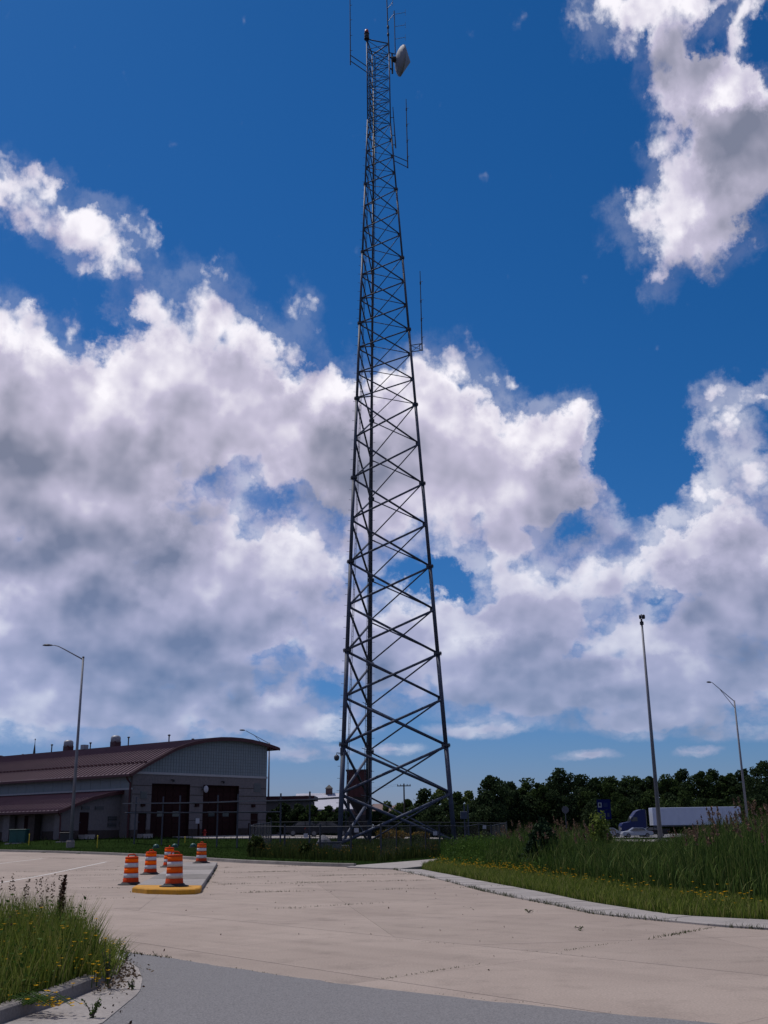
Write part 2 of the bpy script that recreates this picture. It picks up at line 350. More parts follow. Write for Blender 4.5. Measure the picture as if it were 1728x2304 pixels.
M = dict(
 concrete=concrete('concrete', (.250, .204, .178), (.312, .258, .226)),
 walk=concrete('walk_concrete', (.235, .215, .21), (.30, .275, .265), .8),
 kerb=concrete('kerb_concrete', (.16, .147, .14), (.235, .215, .205), 1.2),
 subgrade=material('joint_filler', (.085, .072, .06), .95, var=.4, scale=9),
 asphalt=material('asphalt', (.162, .158, .166), .95, var=.38, scale=55, detail=5, bump=.6, bscale=120, spec=.08),
 soil=material('lawn_soil', (.008, .017, .005), 1.0, color2=(.016, .029, .008), scale=.5, detail=9, bump=.5, bscale=9, spec=0.0),
 gravel=material('gravel', (.2, .18, .16), .95, var=.3, scale=20),
 galv=material('galvanised_steel', (.050, .062, .098), .65, .1, var=.18, scale=3, detail=5),
 fence_steel=material('fence_steel', (.03, .034, .045), .7, .1), pole_grey=material('grey_pole_steel', (.15, .155, .185), .55, .1, var=.12, scale=2), fan_metal=material('pale_fan_metal', (.22, .23, .26), .5, .2, var=.1, scale=3), galv_dull=material('dull_galvanised_steel', (.045, .05, .068), .65, .1, var=.15, scale=6),
 black=material('black_rubber', (.018, .018, .02), .75),
 dark=material('dark_metal', (.035, .035, .04), .5, .5),
 white=material('white_paint', (.72, .72, .74), .5, var=.05, scale=3),
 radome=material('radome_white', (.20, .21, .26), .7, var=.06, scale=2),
 red_glass=material('red_beacon_lens', (.30, .02, .015), .5),
 maroon_roof=material('maroon_metal_roof', (.066, .032, .044), .38, .25, var=.14, scale=.6, detail=5),
 maroon=material('maroon_trim', (.055, .014, .018), .5, .1, var=.1, scale=2),
 brown_door=material('brown_door_paint', (.022, .0085, .009), .85, var=.12, scale=3, spec=.08),
 block=material('split_face_block', (.128, .114, .120), .95, var=.16, scale=5, detail=8, bump=.9, bscale=14),
 block_dark=material('dark_base_block', (.045, .034, .032), .95, var=.2, scale=5, bump=.9, bscale=14),
 band=material('pale_stone_band', (.30, .30, .32), .8, var=.07, scale=3),
 panel=material('translucent_wall_panel', (.155, .185, .21), .6, var=.06, scale=1.5),
 muntin=material('panel_grid_bar', (.085, .10, .105), .5),
 louver=material('louver_paint', (.10, .10, .11), .5),
 glass=material('dark_window_glass', (.02, .025, .03), .08, spec=.6),
 orange=material('orange_drum_plastic', (.50, .045, .008), .75, color2=(.36, .035, .010), scale=5, detail=8, ramp=(.45, .75), spec=.08),
 orange_faded=material('faded_orange_drum_plastic', (.44, .055, .016), .8, color2=(.33, .045, .018), scale=4, detail=8, spec=.06), orange_sheet_faded=material('faded_orange_sheeting', (.62, .10, .012), .75, var=.15, scale=6, spec=.06), orange_sheet=material('orange_reflective_sheeting', (.95, .12, .002), .7, var=.05, scale=9, spec=.08),
 white_sheet=material('white_reflective_sheeting', (.44, .44, .48), .6, color2=(.32, .315, .33), scale=6, detail=8, ramp=(.5, .8), spec=.1),
 yellow=material('worn_yellow_kerb_paint', (.46, .215, .012), .8, color2=(.30, .15, .025), scale=5, detail=8, ramp=(.42, .75)),
 line=material('worn_white_road_paint', (.62, .60, .58), .8, color2=(.40, .37, .35), scale=9, ramp=(.45, .6)),
 green_box=material('green_utility_paint', (.008, .06, .055), .5, var=.1, scale=3),
 stem=material('green_stem', (.03, .06, .012), .8, spec=.05), stake=material('yellow_marker_plastic', (.55, .42, .03), .5),
 wood=material('weathered_pole_wood', (.075, .06, .05), .9, var=.2, scale=8),
 bark=material('tree_bark', (.06, .048, .038), .95, var=.3, scale=6, bump=.6),
 blue=material('blue_truck_paint', (.002, .010, .07), .45, var=.06, scale=2, spec=.3),
 blue_sign=material('blue_sign_face', (.003, .008, .075), .7, spec=.1),
 sign_white=material('sign_white', (.34, .34, .38), .5),
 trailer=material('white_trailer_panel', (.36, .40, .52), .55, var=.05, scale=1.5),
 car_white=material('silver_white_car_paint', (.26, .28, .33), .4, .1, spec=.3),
 car_dark=material('dark_car_paint', (.012, .013, .017), .5, .0, spec=.2),
 chrome=material('wheel_metal', (.12, .12, .13), .5, .3),
 barn_roof=material('pale_barn_roof_metal', (.34, .34, .40), .5, .1, var=.08, scale=.5),
 barn_wall=material('dark_barn_board', (.12, .07, .065), .9, var=.2, scale=2),
 pink=material('pinkish_house_siding', (.17, .12, .115), .9, var=.1),
 red_bin=material('dark_red_bin_metal', (.05, .012, .014), .6, var=.25, scale=1.5),
 rust=material('dark_steel_frame', (.045, .04, .045), .7, .3, var=.2),
 boulder=material('grey_boulder', (.10, .10, .115), .95, var=.25, scale=3, bump=.8, bscale=8),
)
P = dict(
 lawn=plant_material('lawn_grass', [(.010, .020, .005), (.016, .031, .007), (.024, .042, .009), (.032, .048, .012)]),
 clump=plant_material('foreground_grass', [(.055, .08, .016), (.095, .14, .022), (.145, .19, .032), (.20, .22, .05), (.25, .23, .085)]),
 herb=plant_material('weed_leaf', [(.03, .06, .012), (.05, .10, .018), (.08, .13, .025)]),
 dry=plant_material('dry_seed_head', [(.07, .05, .032), (.11, .08, .055), (.16, .115, .08)], .8, .2),
 dock=plant_material('dark_brown_dock_seed', [(.03, .014, .010), (.055, .025, .015)], .9, .05),
 reed=plant_material('reed_leaf', [(.018, .036, .010), (.032, .060, .014), (.052, .092, .020), (.085, .126, .030), (.14, .15, .05)]),
 plume=plant_material('reed_plume', [(.10, .062, .042), (.16, .10, .07), (.22, .15, .11)], .9, .25),
 flower=plant_material('yellow_flower', [(.50, .25, .006), (.60, .34, .01), (.42, .27, .015)], .6, .3),
 tree_a=plant_material('dark_tree_leaf', [(.018, .030, .014), (.028, .046, .019), (.040, .062, .024)], .8, .2),  # treeline haze is painted in: leaf colours raised and tinted slightly blue
 tree_b=plant_material('mid_tree_leaf', [(.022, .036, .012), (.034, .056, .017), (.048, .074, .021)], .8, .2),
 tree_c=plant_material('pale_tree_leaf', [(.045, .07, .02), (.08, .11, .03), (.12, .15, .045)]),
 conifer=plant_material('spruce_needle', [(.010, .022, .012), (.018, .036, .018), (.03, .05, .022)], .7, .1),
 shrub=plant_material('shrub_leaf', [(.02, .035, .01), (.035, .055, .015), (.06, .07, .02)]),
 rustshrub=plant_material('orange_green_perennial', [(.05, .05, .012), (.10, .07, .015), (.20, .11, .02)]),
 lime=plant_material('yellow_green_shrub_leaf', [(.06, .09, .02), (.11, .15, .03), (.17, .20, .05)]),
)
# ------------------------------------------------------------ terrain
def zp(x, y): return max(0.0, (y-48.0))*.0088          # the lot rises gently towards its far end
def pave(px, py, dz=0.0):
    z = dz
    for _ in range(6):
        p = gnd(px, py, z); z = zp(p.x, p.y)+dz
    return Vector((p.x, p.y, z))
KERB = [pave(*q) for q in ((-160, 1908), (0, 1915), (120, 1918.5), (235, 1923), (320, 1927), (400, 1932), (540, 1941.6), (640, 1946), (713, 1949), (795, 1951))]
ASPH = [pave(*q) for q in ((262, 2139), (301, 2145), (386, 2156.6), (494, 2174.7), (640, 2196), (860, 2227), (1205, 2264.7), (1331, 2278), (1608, 2304), (1900, 2330))]
SW1 = [pave(*q) for q in ((886, 1956.5), (950, 1970), (1012, 1985), (1085, 2004.7), (1160, 2021), (1247, 2037), (1331, 2056), (1420, 2066.5), (1509, 2075), (1634, 2086.8), (1728, 2092.6), (1850, 2098))]
SW2 = [pave(*q) for q in ((949, 1957.6), (1010, 1969), (1080, 1983.7), (1140, 1994.5), (1195, 2004.7), (1305, 2028), (1370, 2039), (1436, 2049), (1514, 2062), (1620, 2068), (1728, 2073.7), (1850, 2080))]
for _r in (SW1, SW2):
    _d = (_r[-1]-_r[-2]).normalized()
    for _k in range(3): _r.append(_r[-1]+_d*3.0+Vector((0, -.15*_k, 0)))
PATH = [pave(*q) for q in ((780, 1952.5), (795, 1949.5), (860, 1944.5), (930, 1939), (991, 1933.5), (1030, 1931), (1030, 1936), (995, 1940.5), (965, 1947), (953, 1951), (900, 1957))]
ISLAND_L = [Vector(q) for q in ((-3.95, 9.0, 0), (-3.72, 11.0, 0), (-3.50, 12.2, 0), (-3.42, 13.2, 0), (-3.50, 14.2, 0), (-3.80, 15.2, 0), (-4.35, 16.1, 0), (-5.2, 16.8, 0), (-6.6, 17.4, 0), (-9.5, 17.9, 0), (-14, 18.3, 0))]
pav_poly = [(p.x, p.y) for p in KERB] + [(PATH[0].x, PATH[0].y)] + [(p.x, p.y) for p in SW1] + [(19, 8), (19, -6), (-14, -6), (-14, 18.3), (-60, 20), (-95, 100)]
walk_poly = [(p.x, p.y) for p in SW1] + [(p.x, p.y) for p in reversed(SW2)]
path_poly = [(p.x, p.y) for p in PATH]
isl_poly = [(p.x, p.y) for p in ISLAND_L] + [(-14, 9.0)]
DRIVE = [(-20.5, 103.3), (-11.5, 115.2), (12, 118), (40, 121), (95, 128), (95, 112), (40, 105), (8, 103.5), (-8, 101), (-17, 99.5)]
def inside(X, Y, poly):
    r = np.zeros(X.shape, bool); n = len(poly); j = n-1
    for i in range(n):
        xi, yi = poly[i]; xj, yj = poly[j]
        c = ((yi > Y) != (yj > Y)) & (X < (xj-xi)*(Y-yi)/((yj-yi) if yj != yi else 1e-9)+xi); r ^= c; j = i
    return r
def edge_dist(X, Y, poly, closed=True):
    d = np.full(X.shape, 1e9); n = len(poly)
    for i in range(n if closed else n-1):
        ax, ay = poly[i]; bx, by = poly[(i+1) % n]; L = (bx-ax)**2+(by-ay)**2+1e-9
        t = np.clip(((X-ax)*(bx-ax)+(Y-ay)*(by-ay))/L, 0, 1)
        d = np.minimum(d, np.hypot(X-ax-t*(bx-ax), Y-ay-t*(by-ay)))
    return d
B_TH = math.radians(53); FD = Vector((math.cos(B_TH), math.sin(B_TH), 0)); SD = Vector((-math.sin(B_TH), math.cos(B_TH), 0)); BC = at(292, 1886, 101)
lamp_a = at(158, 1907, 90)
FENCE = [at(561, 1925, 66), at(640, 1929, 63), at(720, 1933, 60), at(790, 1935, 58), at(857.6, 1936.8, 56), at(925, 1930, 61), at(990, 1925, 65.5), at(1050, 1921, 70), at(1107, 1917, 74.5)]
ctrl = [(p.x, p.y+.5, p.z+.12) for p in KERB]
ctrl += [(BC.x, BC.y, BC.z)] + [tuple(BC+FD*u+SD*v) for u, v in ((18.5, 0), (18.5, 20), (-7, 1.5), (-7, 20), (-7, 45), (18, 45))]
ctrl += [tuple(lamp_a)] + [tuple(p) for p in FENCE] + [(0, 71.3, .5), (-3, 69, .5), (4, 72, .5), (-1, 77, .5)]
ctrl += [(p.x+.5, p.y+.3, .05) for p in SW2] + [(x, y, .0) for x in (12, 25, 45, 90) for y in (5, 30, 60)] + [(26, 106, .0), (60, 106, -.1), (8, 104, .55), (30, 112, -.02), (60, 150, -.3), (0, 150, .2), (0, 200, .3), (100, 200, .0), (-50, 160, 1.0), (100, 130, -.1), (-60, 60, .2), (-90, 110, 1.0)]
ctrl = np.array(ctrl, float)
_D = np.hypot(ctrl[:, None, 0]-ctrl[None, :, 0], ctrl[:, None, 1]-ctrl[None, :, 1]); _n = len(ctrl)
_A = np.zeros((_n+1, _n+1)); _A[:_n, :_n] = -_D; _A[:_n, _n] = 1; _A[_n, :_n] = 1; _A[:_n, :_n] -= np.eye(_n)*.3
_w = np.linalg.solve(_A, np.append(ctrl[:, 2], 0))
def zt(X, Y):
    X = np.asarray(X, float); Y = np.asarray(Y, float); s = np.full(X.shape, _w[_n])
    for i in range(_n): s = s - _w[i]*np.hypot(X-ctrl[i, 0], Y-ctrl[i, 1])
    far = np.clip((np.hypot(X, Y-70)-170)/150, 0, 1)
    s = np.clip(s, -.6, 1.6)*(1-far)
    yy = np.clip(Y, -5, 22); return np.where(Y < 22, np.minimum(s, .1), s)
def zg(x, y): return float(zt(np.array([x]), np.array([y]))[0])
def make_ground():
    xs = np.concatenate([[-4000, -2000, -1000, -500, -300, -200, -150, -120], np.arange(-100, -14, 2.0), np.arange(-14, 18, .5), np.arange(18, 100, 2.0), [100, 120, 150, 200, 300, 500, 1000, 2000, 4000]])
    ys = np.concatenate([[-600, -200, -60, -20], np.arange(-8, 8, 2.0), np.arange(8, 62, .5), np.arange(62, 130, 1.5), np.arange(130, 260, 6.0), [260, 300, 400, 600, 1000, 2000, 4000, 8000]])
    X, Y = np.meshgrid(xs, ys); Z = zt(X, Y)
    for poly in (pav_poly, walk_poly, path_poly):
        m = inside(X, Y, poly) | (edge_dist(X, Y, poly) < .45); Z = np.where(m, np.minimum(Z, np.maximum(0, (Y-48)*.0088)-.2), Z)
    m = inside(X, Y, isl_poly) & (edge_dist(X, Y, isl_poly) > .3); Z = np.where(m, .12, Z)
    nx, ny = len(xs), len(ys); V = np.stack([X, Y, Z], -1).reshape(-1, 3)
    i = (np.arange(ny-1)[:, None]*nx+np.arange(nx-1)[None, :]).reshape(-1, 1)
    T = np.concatenate([i+np.array([0, 1, nx+1]), i+np.array([0, nx+1, nx])], 0)
    tag(fast_mesh('ground', V, T, M['soil']), kind='structure')
make_ground()
# ------------------------------------------------------------ pavement: slabs with real joints
def tri_poly(poly):
    from mathutils.geometry import tessellate_polygon
    return [[poly[i] for i in t] for t in tessellate_polygon([[Vector((p[0], p[1], 0)) for p in poly]])]
def clip(poly, nx, ny, d):
    """keep the part of a convex polygon where nx*x+ny*y <= d"""
    out = []
    for i in range(len(poly)):
        a, b = poly[i], poly[(i+1) % len(poly)]; fa = nx*a[0]+ny*a[1]-d; fb = nx*b[0]+ny*b[1]-d
        if fa <= 0: out.append(a)
        if (fa < 0 < fb) or (fb < 0 < fa): t = fa/(fa-fb); out.append((a[0]+t*(b[0]-a[0]), a[1]+t*(b[1]-a[1])))
    return out
def slab_object(name, polys, mat, parent, top, zf, thick=.07):
    mb = MB(); edges = {}
    def key(p): return (round(p[0], 4), round(p[1], 4))
    idx = {}
    def vid(p):
        k = key(p)
        if k not in idx: idx[k] = len(mb.v); mb.v.append((p[0], p[1], zf(p[0], p[1])+top))
        return idx[k]
    for q in polys:
        f = []
        for p in q:
            i = vid(p)
            if not f or f[-1] != i: f.append(i)
        if len(f) > 1 and f[0] == f[-1]: f.pop()
        if len(f) < 3: continue
        mb.f.append(tuple(f))
        for i in range(len(f)):
            e = (f[i], f[(i+1) % len(f)]); edges[e] = 1
    low = {}
    for (a, b) in list(edges):
        if (b, a) in edges: continue
        for c in (a, b):
            if c not in low: low[c] = len(mb.v); x, y, z = mb.v[c]; mb.v.append((x, y, z-thick))
        mb.f.append((b, a, low[a], low[b]))
    return mb.build(name, mat, parent) if mb.f else None
def ccw(poly):
    a = sum(poly[i][0]*poly[(i+1) % len(poly)][1]-poly[(i+1) % len(poly)][0]*poly[i][1] for i in range(len(poly)))
    return poly if a > 0 else poly[::-1]
# bed under the slabs, seen only in the joints
base_tris = [ccw(t) for t in tri_poly(pav_poly)]
def refine(tris, ymax):
    """cut long triangles so that the sheet can follow the rise of the lot"""
    for y in np.arange(48, 130, 8.0):
        out = []
        for q in tris:
            a = clip(q, 0, 1, y); b = clip(q, 0, -1, -y)
            out += [r for r in (a, b) if len(r) >= 3]
        tris = out
    return tris
base_ref = refine(base_tris, 130)
pavement = slab_object('concrete_pavement', base_ref, M['subgrade'], None, -.025, zp, .05); tag(pavement, kind='structure')
# near drive: joints run along and across it (45 degrees); lot beyond: joints square to the traffic island
a0, a1 = pave(860, 2203.5), pave(1608, 2086.8); b0, b1 = pave(436, 2062), pave(1200, 2140.7)
ua = Vector((a1.x-a0.x, a1.y-a0.y, 0)).normalized(); ub = Vector((-ua.y, ua.x, 0))
i0, i1 = pave(450.4, 2011), pave(487, 1949)
vb_ = Vector((i1.x-i0.x, i1.y-i0.y, 0)).normalized(); va_ = Vector((vb_.y, -vb_.x, 0))
ASPH_R = []
for k in range(len(ASPH)-1):
    for s in range(8):
        p = ASPH[k].lerp(ASPH[k+1], s/8); ASPH_R.append((p.x+random.gauss(0, .010), p.y+random.gauss(0, .022)))
ASPH_R.append((ASPH[-1].x, ASPH[-1].y))
asph_line = ASPH_R
asph_poly = asph_line + [(19, 6), (19, -6), (-14, -6), (-14, 9.0)] + [(-3.95, 9.0)] + [(p.x, p.y) for p in [pave(*q) for q in ((231, 2304), (307, 2241), (316, 2229), (320, 2206), (312, 2181), (289, 2164), (262, 2150))]]
apron_poly = [(p.x, p.y) for p in [pave(*q) for q in ((262, 2139), (262, 2150), (289, 2164), (312, 2181), (320, 2206), (316, 2229), (307, 2241), (231, 2304))]] + [(-3.3, 9.0)] + [(p.x, p.y) for p in ISLAND_L[:8]] + [(-4.6, 17.6)]
# the region covered with slabs = pavement minus asphalt/apron: south border is the asphalt edge
slab_poly = [(p.x, p.y) for p in KERB] + [(PATH[0].x, PATH[0].y)] + [(p.x, p.y) for p in SW1] + [(19, 9.5), (ASPH[-1].x, ASPH[-1].y)] + [(p.x, p.y) for p in reversed(ASPH[:-1])] + [(-4.6, 17.6)] + [(p.x, p.y) for p in ISLAND_L[8:]] + [(-60, 20), (-95, 100)]
slab_tris = [ccw(t) for t in tri_poly(slab_poly)]
split_n = Vector((-ub.x, -ub.y, 0))                     # joint B separates the two slab patterns
sB = Vector((b0.x, b0.y, 0)); dirB = Vector((b1.x-b0.x, b1.y-b0.y, 0)).normalized(); nB = Vector((-dirB.y, dirB.x, 0))
if nB.y < 0: nB = -nB
dB = nB.x*sB.x+nB.y*sB.y
gap = .008
def lay(tris, org, ux, uy, dx, dy, rng_x, rng_y, extra):
    for ix in range(*rng_x):
        for iy in range(*rng_y):
            cell = []
            for q in tris:
                q2 = q
                for (n, lo, hi) in ((ux, ix*dx, (ix+1)*dx), (uy, iy*dy, (iy+1)*dy)):
                    o = n.x*org.x+n.y*org.y
                    gp_ = gap if n is uy else gap*.4
                    q2 = clip(q2, n.x, n.y, o+hi-gp_)
                    if len(q2) < 3: break
                    q2 = clip(q2, -n.x, -n.y, -(o+lo+gp_))
                    if len(q2) < 3: break
                if len(q2) < 3: continue
                q2 = clip(q2, *extra)
                if len(q2) >= 3: cell.append(q2)
            if cell: slab_object('slab', cell, M['concrete'], pavement, 0.0, zp, .03)
lay([t for t in slab_tris], Vector((a0.x, a0.y, 0)), dirB, nB, 4.6, 4.6, (-6, 6), (-6, 4), (nB.x, nB.y, dB-gap))
far_tris = refine(slab_tris, 130)
lay(far_tris, Vector((i0.x-va_.x*1.2, i0.y-va_.y*1.2, 0)), va_, vb_, 4.9, 5.2, (-8, 4), (-5, 10), (-nB.x, -nB.y, -(dB+gap)))
# beyond the last built row the slabs are too far to pick apart: one sheet
far_sheet = []
for q in far_tris:
    q2 = clip(q, vb_.x*-1, vb_.y*-1, -(vb_.x*i0.x+vb_.y*i0.y+52.0+gap))
    if len(q2) >= 3: far_sheet.append(q2)
    q3 = clip(q, vb_.x, vb_.y, vb_.x*i0.x+vb_.y*i0.y+52.0-gap)
    if len(q3) >= 3:
        q3 = clip(q3, va_.x, va_.y, va_.x*i0.x+va_.y*i0.y-40.4-gap)
        if len(q3) >= 3: far_sheet.append(q3)
o = slab_object('far_slabs', far_sheet, M['concrete'], pavement, 0.0, zp, .03)
if o: tag(o, kind='stuff')
flat0 = lambda x, y: 0.0
tag(slab_object('asphalt_road', [ccw(t) for t in tri_poly(asph_poly)], M['asphalt'], None, .006, flat0, .05), kind='structure')
apron = slab_object('kerb_apron', [ccw(t) for t in tri_poly(apron_poly)], M['subgrade'], None, -.012, flat0, .03); tag(apron, kind='structure')
jn = pave(231, 2231); jm = pave(312, 2229)
jd = Vector((jm.x-jn.x, jm.y-jn.y, 0)).normalized(); jp = Vector((-jd.y, jd.x, 0)); jo = jp.x*jn.x+jp.y*jn.y
for sgn in (1, -1):
    qs = [clip(ccw(t), jp.x*sgn, jp.y*sgn, jo*sgn-.012) for t in tri_poly(apron_poly)]
    slab_object('apron_slab', [q for q in qs if len(q) >= 3], M['walk'], apron, .014, flat0, .03)
# kerbs
def resample(pts, n):
    L = [0]
    for i in range(1, len(pts)): L.append(L[-1]+(pts[i]-pts[i-1]).length)
    out = []
    for k in range(n+1):
        s = L[-1]*k/n; i = max(j for j in range(len(L)) if L[j] <= s+1e-6); i = min(i, len(pts)-2)
        t = (s-L[i])/(L[i+1]-L[i]); out.append(pts[i].lerp(pts[i+1], t))
    return out
def kerb(name, pts, side, h=.15, w=.18, mat=None, seg=3.0, parent_label=None):
    """kerb stones along a line; side = +1 puts the stone left of the direction of travel"""
    total = sum((pts[i+1]-pts[i]).length for i in range(len(pts)-1)); n = max(2, round(total/seg)); q = resample(pts, n*3)
    root = None
    for k in range(n):
        seg_p = q[k*3:k*3+4]; rows = [[], [], [], []]
        for i, p in enumerate(seg_p):
            gi = k*3+i; t = (q[min(gi+1, len(q)-1)]-q[max(gi-1, 0)]); t.z = 0; t.normalize(); nrm = Vector((-t.y, t.x, 0))*side
            c = p + (t*.008 if i == 0 else (t*-.008 if i == 3 else t*0))
            rows[0].append(c+Vector((0, 0, -.05))); rows[1].append(c+nrm*.025+Vector((0, 0, h-.02))); rows[2].append(c+nrm*.05+Vector((0, 0, h))); rows[3].append(c+nrm*w+Vector((0, 0, h)))
        mb = MB(); back = [r+Vector((0, 0, -h-.05)) for r in rows[3]]
        allr = rows+[back]
        for a, b in zip(allr[:-1], allr[1:]): mb.strip(a, b)
        for e in (0, -1): mb.add([r[e] for r in allr], [tuple(range(5))])
        o = mb.build('kerb' if root is None else 'kerb_stone', mat or M['kerb'], root)
        if root is None: root = o; o.name = name; tag(o, kind='structure')
    return root
kerb('kerb', KERB, 1, h=.16, w=.2)
kerb('kerb', ISLAND_L, -1 if False else 1, h=.15, w=.2, seg=1.6)
# sidewalk slabs
def sidewalk():
    n = 32; A = resample(SW1, n*2); B = resample(SW2, n*2)
    mb = MB(); mb.strip([p+Vector((0, 0, -.02)) for p in A], [p+Vector((0, 0, -.02)) for p in B]); root = mb.build('sidewalk', M['subgrade']); tag(root, kind='structure')
    for k in range(n):
        a = A[2*k:2*k+3]; b = B[2*k:2*k+3]
        def sh(r): return [r[0].lerp(r[1], .02), r[1], r[2].lerp(r[1], .02)]
        a = sh(a); b = sh(b); jit = random.uniform(-.008, .008); up = Vector((0, 0, .03+jit*.6)); dn = Vector((0, 0, -.06))
        mb = MB(); ring_a = [p+up for p in a]; ring_b = [p+up for p in b]
        mb.strip(ring_a, ring_b); mb.strip([p+dn for p in a], ring_a); mb.strip(ring_b, [p+dn for p in b])
        mb.strip([a[0]+dn, b[0]+dn], [ring_a[0], ring_b[0]]); mb.strip([ring_a[-1], ring_b[-1]], [a[-1]+dn, b[-1]+dn])
        mb.build('slab', M['walk'], root)
sidewalk()
mb = MB(); mb.prism([Vector((p.x, p.y, p.z-.05)) for p in PATH], (0, 0, .10)); tag(mb.build('footpath', M['walk']), kind='structure')
# drive behind the tower and the highway
def sheet(name, poly, mat, top, th=.06):
    mb = MB(); rows = tri_poly(poly)
    ref = []
    for q in [ccw(t) for t in rows]:
        parts = [q]
        for xc in np.arange(-20, 100, 8.0):
            nxt = []
            for r in parts:
                for s in (1, -1):
                    c = clip(r, s, 0, s*xc)
                    if len(c) >= 3: nxt.append(c)
            parts = nxt
        ref += parts
    return tag(slab_object(name, ref, mat, None, top, lambda x, y: zg(x, y), th), kind='structure')
sheet('concrete_drive', DRIVE, M['walk'], .09)
mb = MB(); mb.strip([(-150, 152, .1), (60, 152, -.2), (400, 152, -.2)], [(-150, 190, .1), (60, 190, -.2), (400, 190, -.2)])
mb2 = MB(); mb2.strip([(-150, 152, .18), (60, 152, -.1), (400, 152, -.1)], [(-150, 190, .18), (60, 190, .05), (400, 190, .05)]); tag(mb2.build('highway', M['asphalt']), kind='structure')
# painted parking lines
for (q0, q1) in (((0, 1986.5), (239, 1939.4)), ((0, 1943), (96, 1931.7))):
    a, b = pave(*q0), pave(*q1); d = (b-a).normalized(); a = a-d*6; n = Vector((-d.y, d.x, 0))*.06; mb = MB(); N = 14
    pa = [a.lerp(b, i/N) for i in range(N+1)]; 
    for p in pa: p.z = zp(p.x, p.y)+.005
    mb.strip([p-n for p in pa], [p+n for p in pa]); tag(mb.build('parking_line', M['line']), kind='structure')
# ------------------------------------------------------------ traffic island
isl = [pave(*q) for q in ((296.7, 2008), (330, 2011.5), (400, 2013.4), (438, 2012.4), (450.4, 2009.5))]
right_back = pave(489, 1947); left_back = Vector((right_back.x-2.05, right_back.y+.4, right_back.z))
nose = [Vector((p.x, p.y, 0)) for p in isl]
yl0, yl1 = nose[0].lerp(left_back, .06), nose[-1].lerp(right_back, .06)
island = thing('traffic_island', nose[2].lerp(left_back.lerp(right_back, .5), .5), 'long raised concrete traffic island with a yellow painted nose', 'traffic island')
H15 = Vector((0, 0, .15))
def island_piece(name, outline, mat, parent, z1=.15, inset=.035):
    c = sum(outline, Vector())/len(outline); n = len(outline); mb = MB()
    lo = [Vector((p.x, p.y, zp(p.x, p.y)-.03)) for p in outline]; mid = [Vector((p.x, p.y, zp(p.x, p.y)+z1-.03)) for p in outline]
    hi = [Vector((p.x, p.y, zp(p.x, p.y)+z1))+(Vector((c.x, c.y, 0))-Vector((p.x, p.y, 0))).normalized()*inset for p in outline]
    mb.strip(lo, mid, True); mb.strip(mid, hi, True); mb.add(hi, [tuple(range(n))]); return mb.build(name, mat, parent)
island_piece('painted_nose', nose+[yl1, yl0], M['yellow'], island)
prev_l, prev_r = yl0, yl1
for k in range(5):
    t0, t1 = .06+.94*k/5, .06+.94*(k+1)/5
    l0, r0, l1, r1 = nose[0].lerp(left_back, t0+.001), nose[-1].lerp(right_back, t0+.001), nose[0].lerp(left_back, t1), nose[-1].lerp(right_back, t1)
    out = [r0, r1, l1, l0]
    if k == 4: m = r1.lerp(l1, .5)+(r1-r0).normalized()*.7; out = [r0, r1, m, l1, l0]
    island_piece('slab', out, M['kerb'] if k % 2 else M['walk'], island, .15, .03)
# ------------------------------------------------------------ traffic drums
def make_drum():
    r = thing('traffic_drum', (0, 0, 0), '', 'traffic drum', 'construction drums on and around the traffic island')
    rad = lambda z: .272-.047*(z/.95)
    body = MB().lathe([(.275, .04), (.275, .07), (rad(.22), .22), (rad(.22)-.012, .23), (rad(.38)-.01, .38), (rad(.39), .39), (rad(.39)-.01, .4), (rad(.55)-.012, .55), (rad(.56), .56), (rad(.56)-.01, .57), (rad(.72)-.012, .72), (rad(.73), .73), (rad(.73)-.01, .74), (rad(.86)-.01, .86), (rad(.87), .87), (.228, .9), (.19, .925), (.0, .925)], n=28)
    b = body.build('body', M['orange'], r, smooth=True)
    for z0, z1, m, nm in ((.235, .375, 'white_sheet', 'reflective_band'), (.405, .545, 'orange_sheet', 'reflective_band'), (.575, .715, 'white_sheet', 'reflective_band'), (.745, .855, 'orange_sheet', 'reflective_band')):
        MB().lathe([(rad(z0)-.006, z0), (rad(z1)-.006, z1)], n=28).build(nm, M[m], r, smooth=True)
    MB().path([(-.13, 0, .92), (-.12, 0, .97), (-.07, 0, 1.0), (.07, 0, 1.0), (.12, 0, .97), (.13, 0, .92)], .022, 8).build('handle', M['orange'], r, smooth=True)
    MB().lathe([(.44, 0), (.44, .025), (.33, .05), (.30, .09), (.28, .09)], n=10, rot=.2).build('rubber_base', M['black'], r)
    return r
drum0 = make_drum()
spots = [(pave(293.7, 1990.8), .2, 'orange and white traffic drum on the pavement beside the yellow nose of the island'),
         (pave(338, 1967.4), 1.1, 'orange and white traffic drum on the pavement halfway along the island'),
         (pave(379.6, 1951), 1.7, 'orange and white traffic drum half hidden behind the drum on the island nose'),
         (gnd(391.6, 1994.5, .15), .1, 'faded orange and white traffic drum standing on the yellow nose of the island'),
         (gnd(452.7, 1943.3, .18), 2.3, 'dull orange traffic drum standing on the far end of the concrete island')]
for i, (p, a, lab) in enumerate(spots):
    o = drum0 if i == 0 else copy_tree(drum0)
    if i > 2:
        for ch in o.children:
            sl = ch.material_slots[0]; new = {'orange_drum_plastic': 'orange_faded', 'orange_reflective_sheeting': 'orange_sheet_faded'}.get(sl.material.name)
            if new: sl.link = 'OBJECT'; sl.material = M[new]
    o.location = (p.x, p.y, p.z+.002 if i < 3 else (zp(p.x, p.y)+.152)); o.rotation_euler.z = a; o['label'] = lab
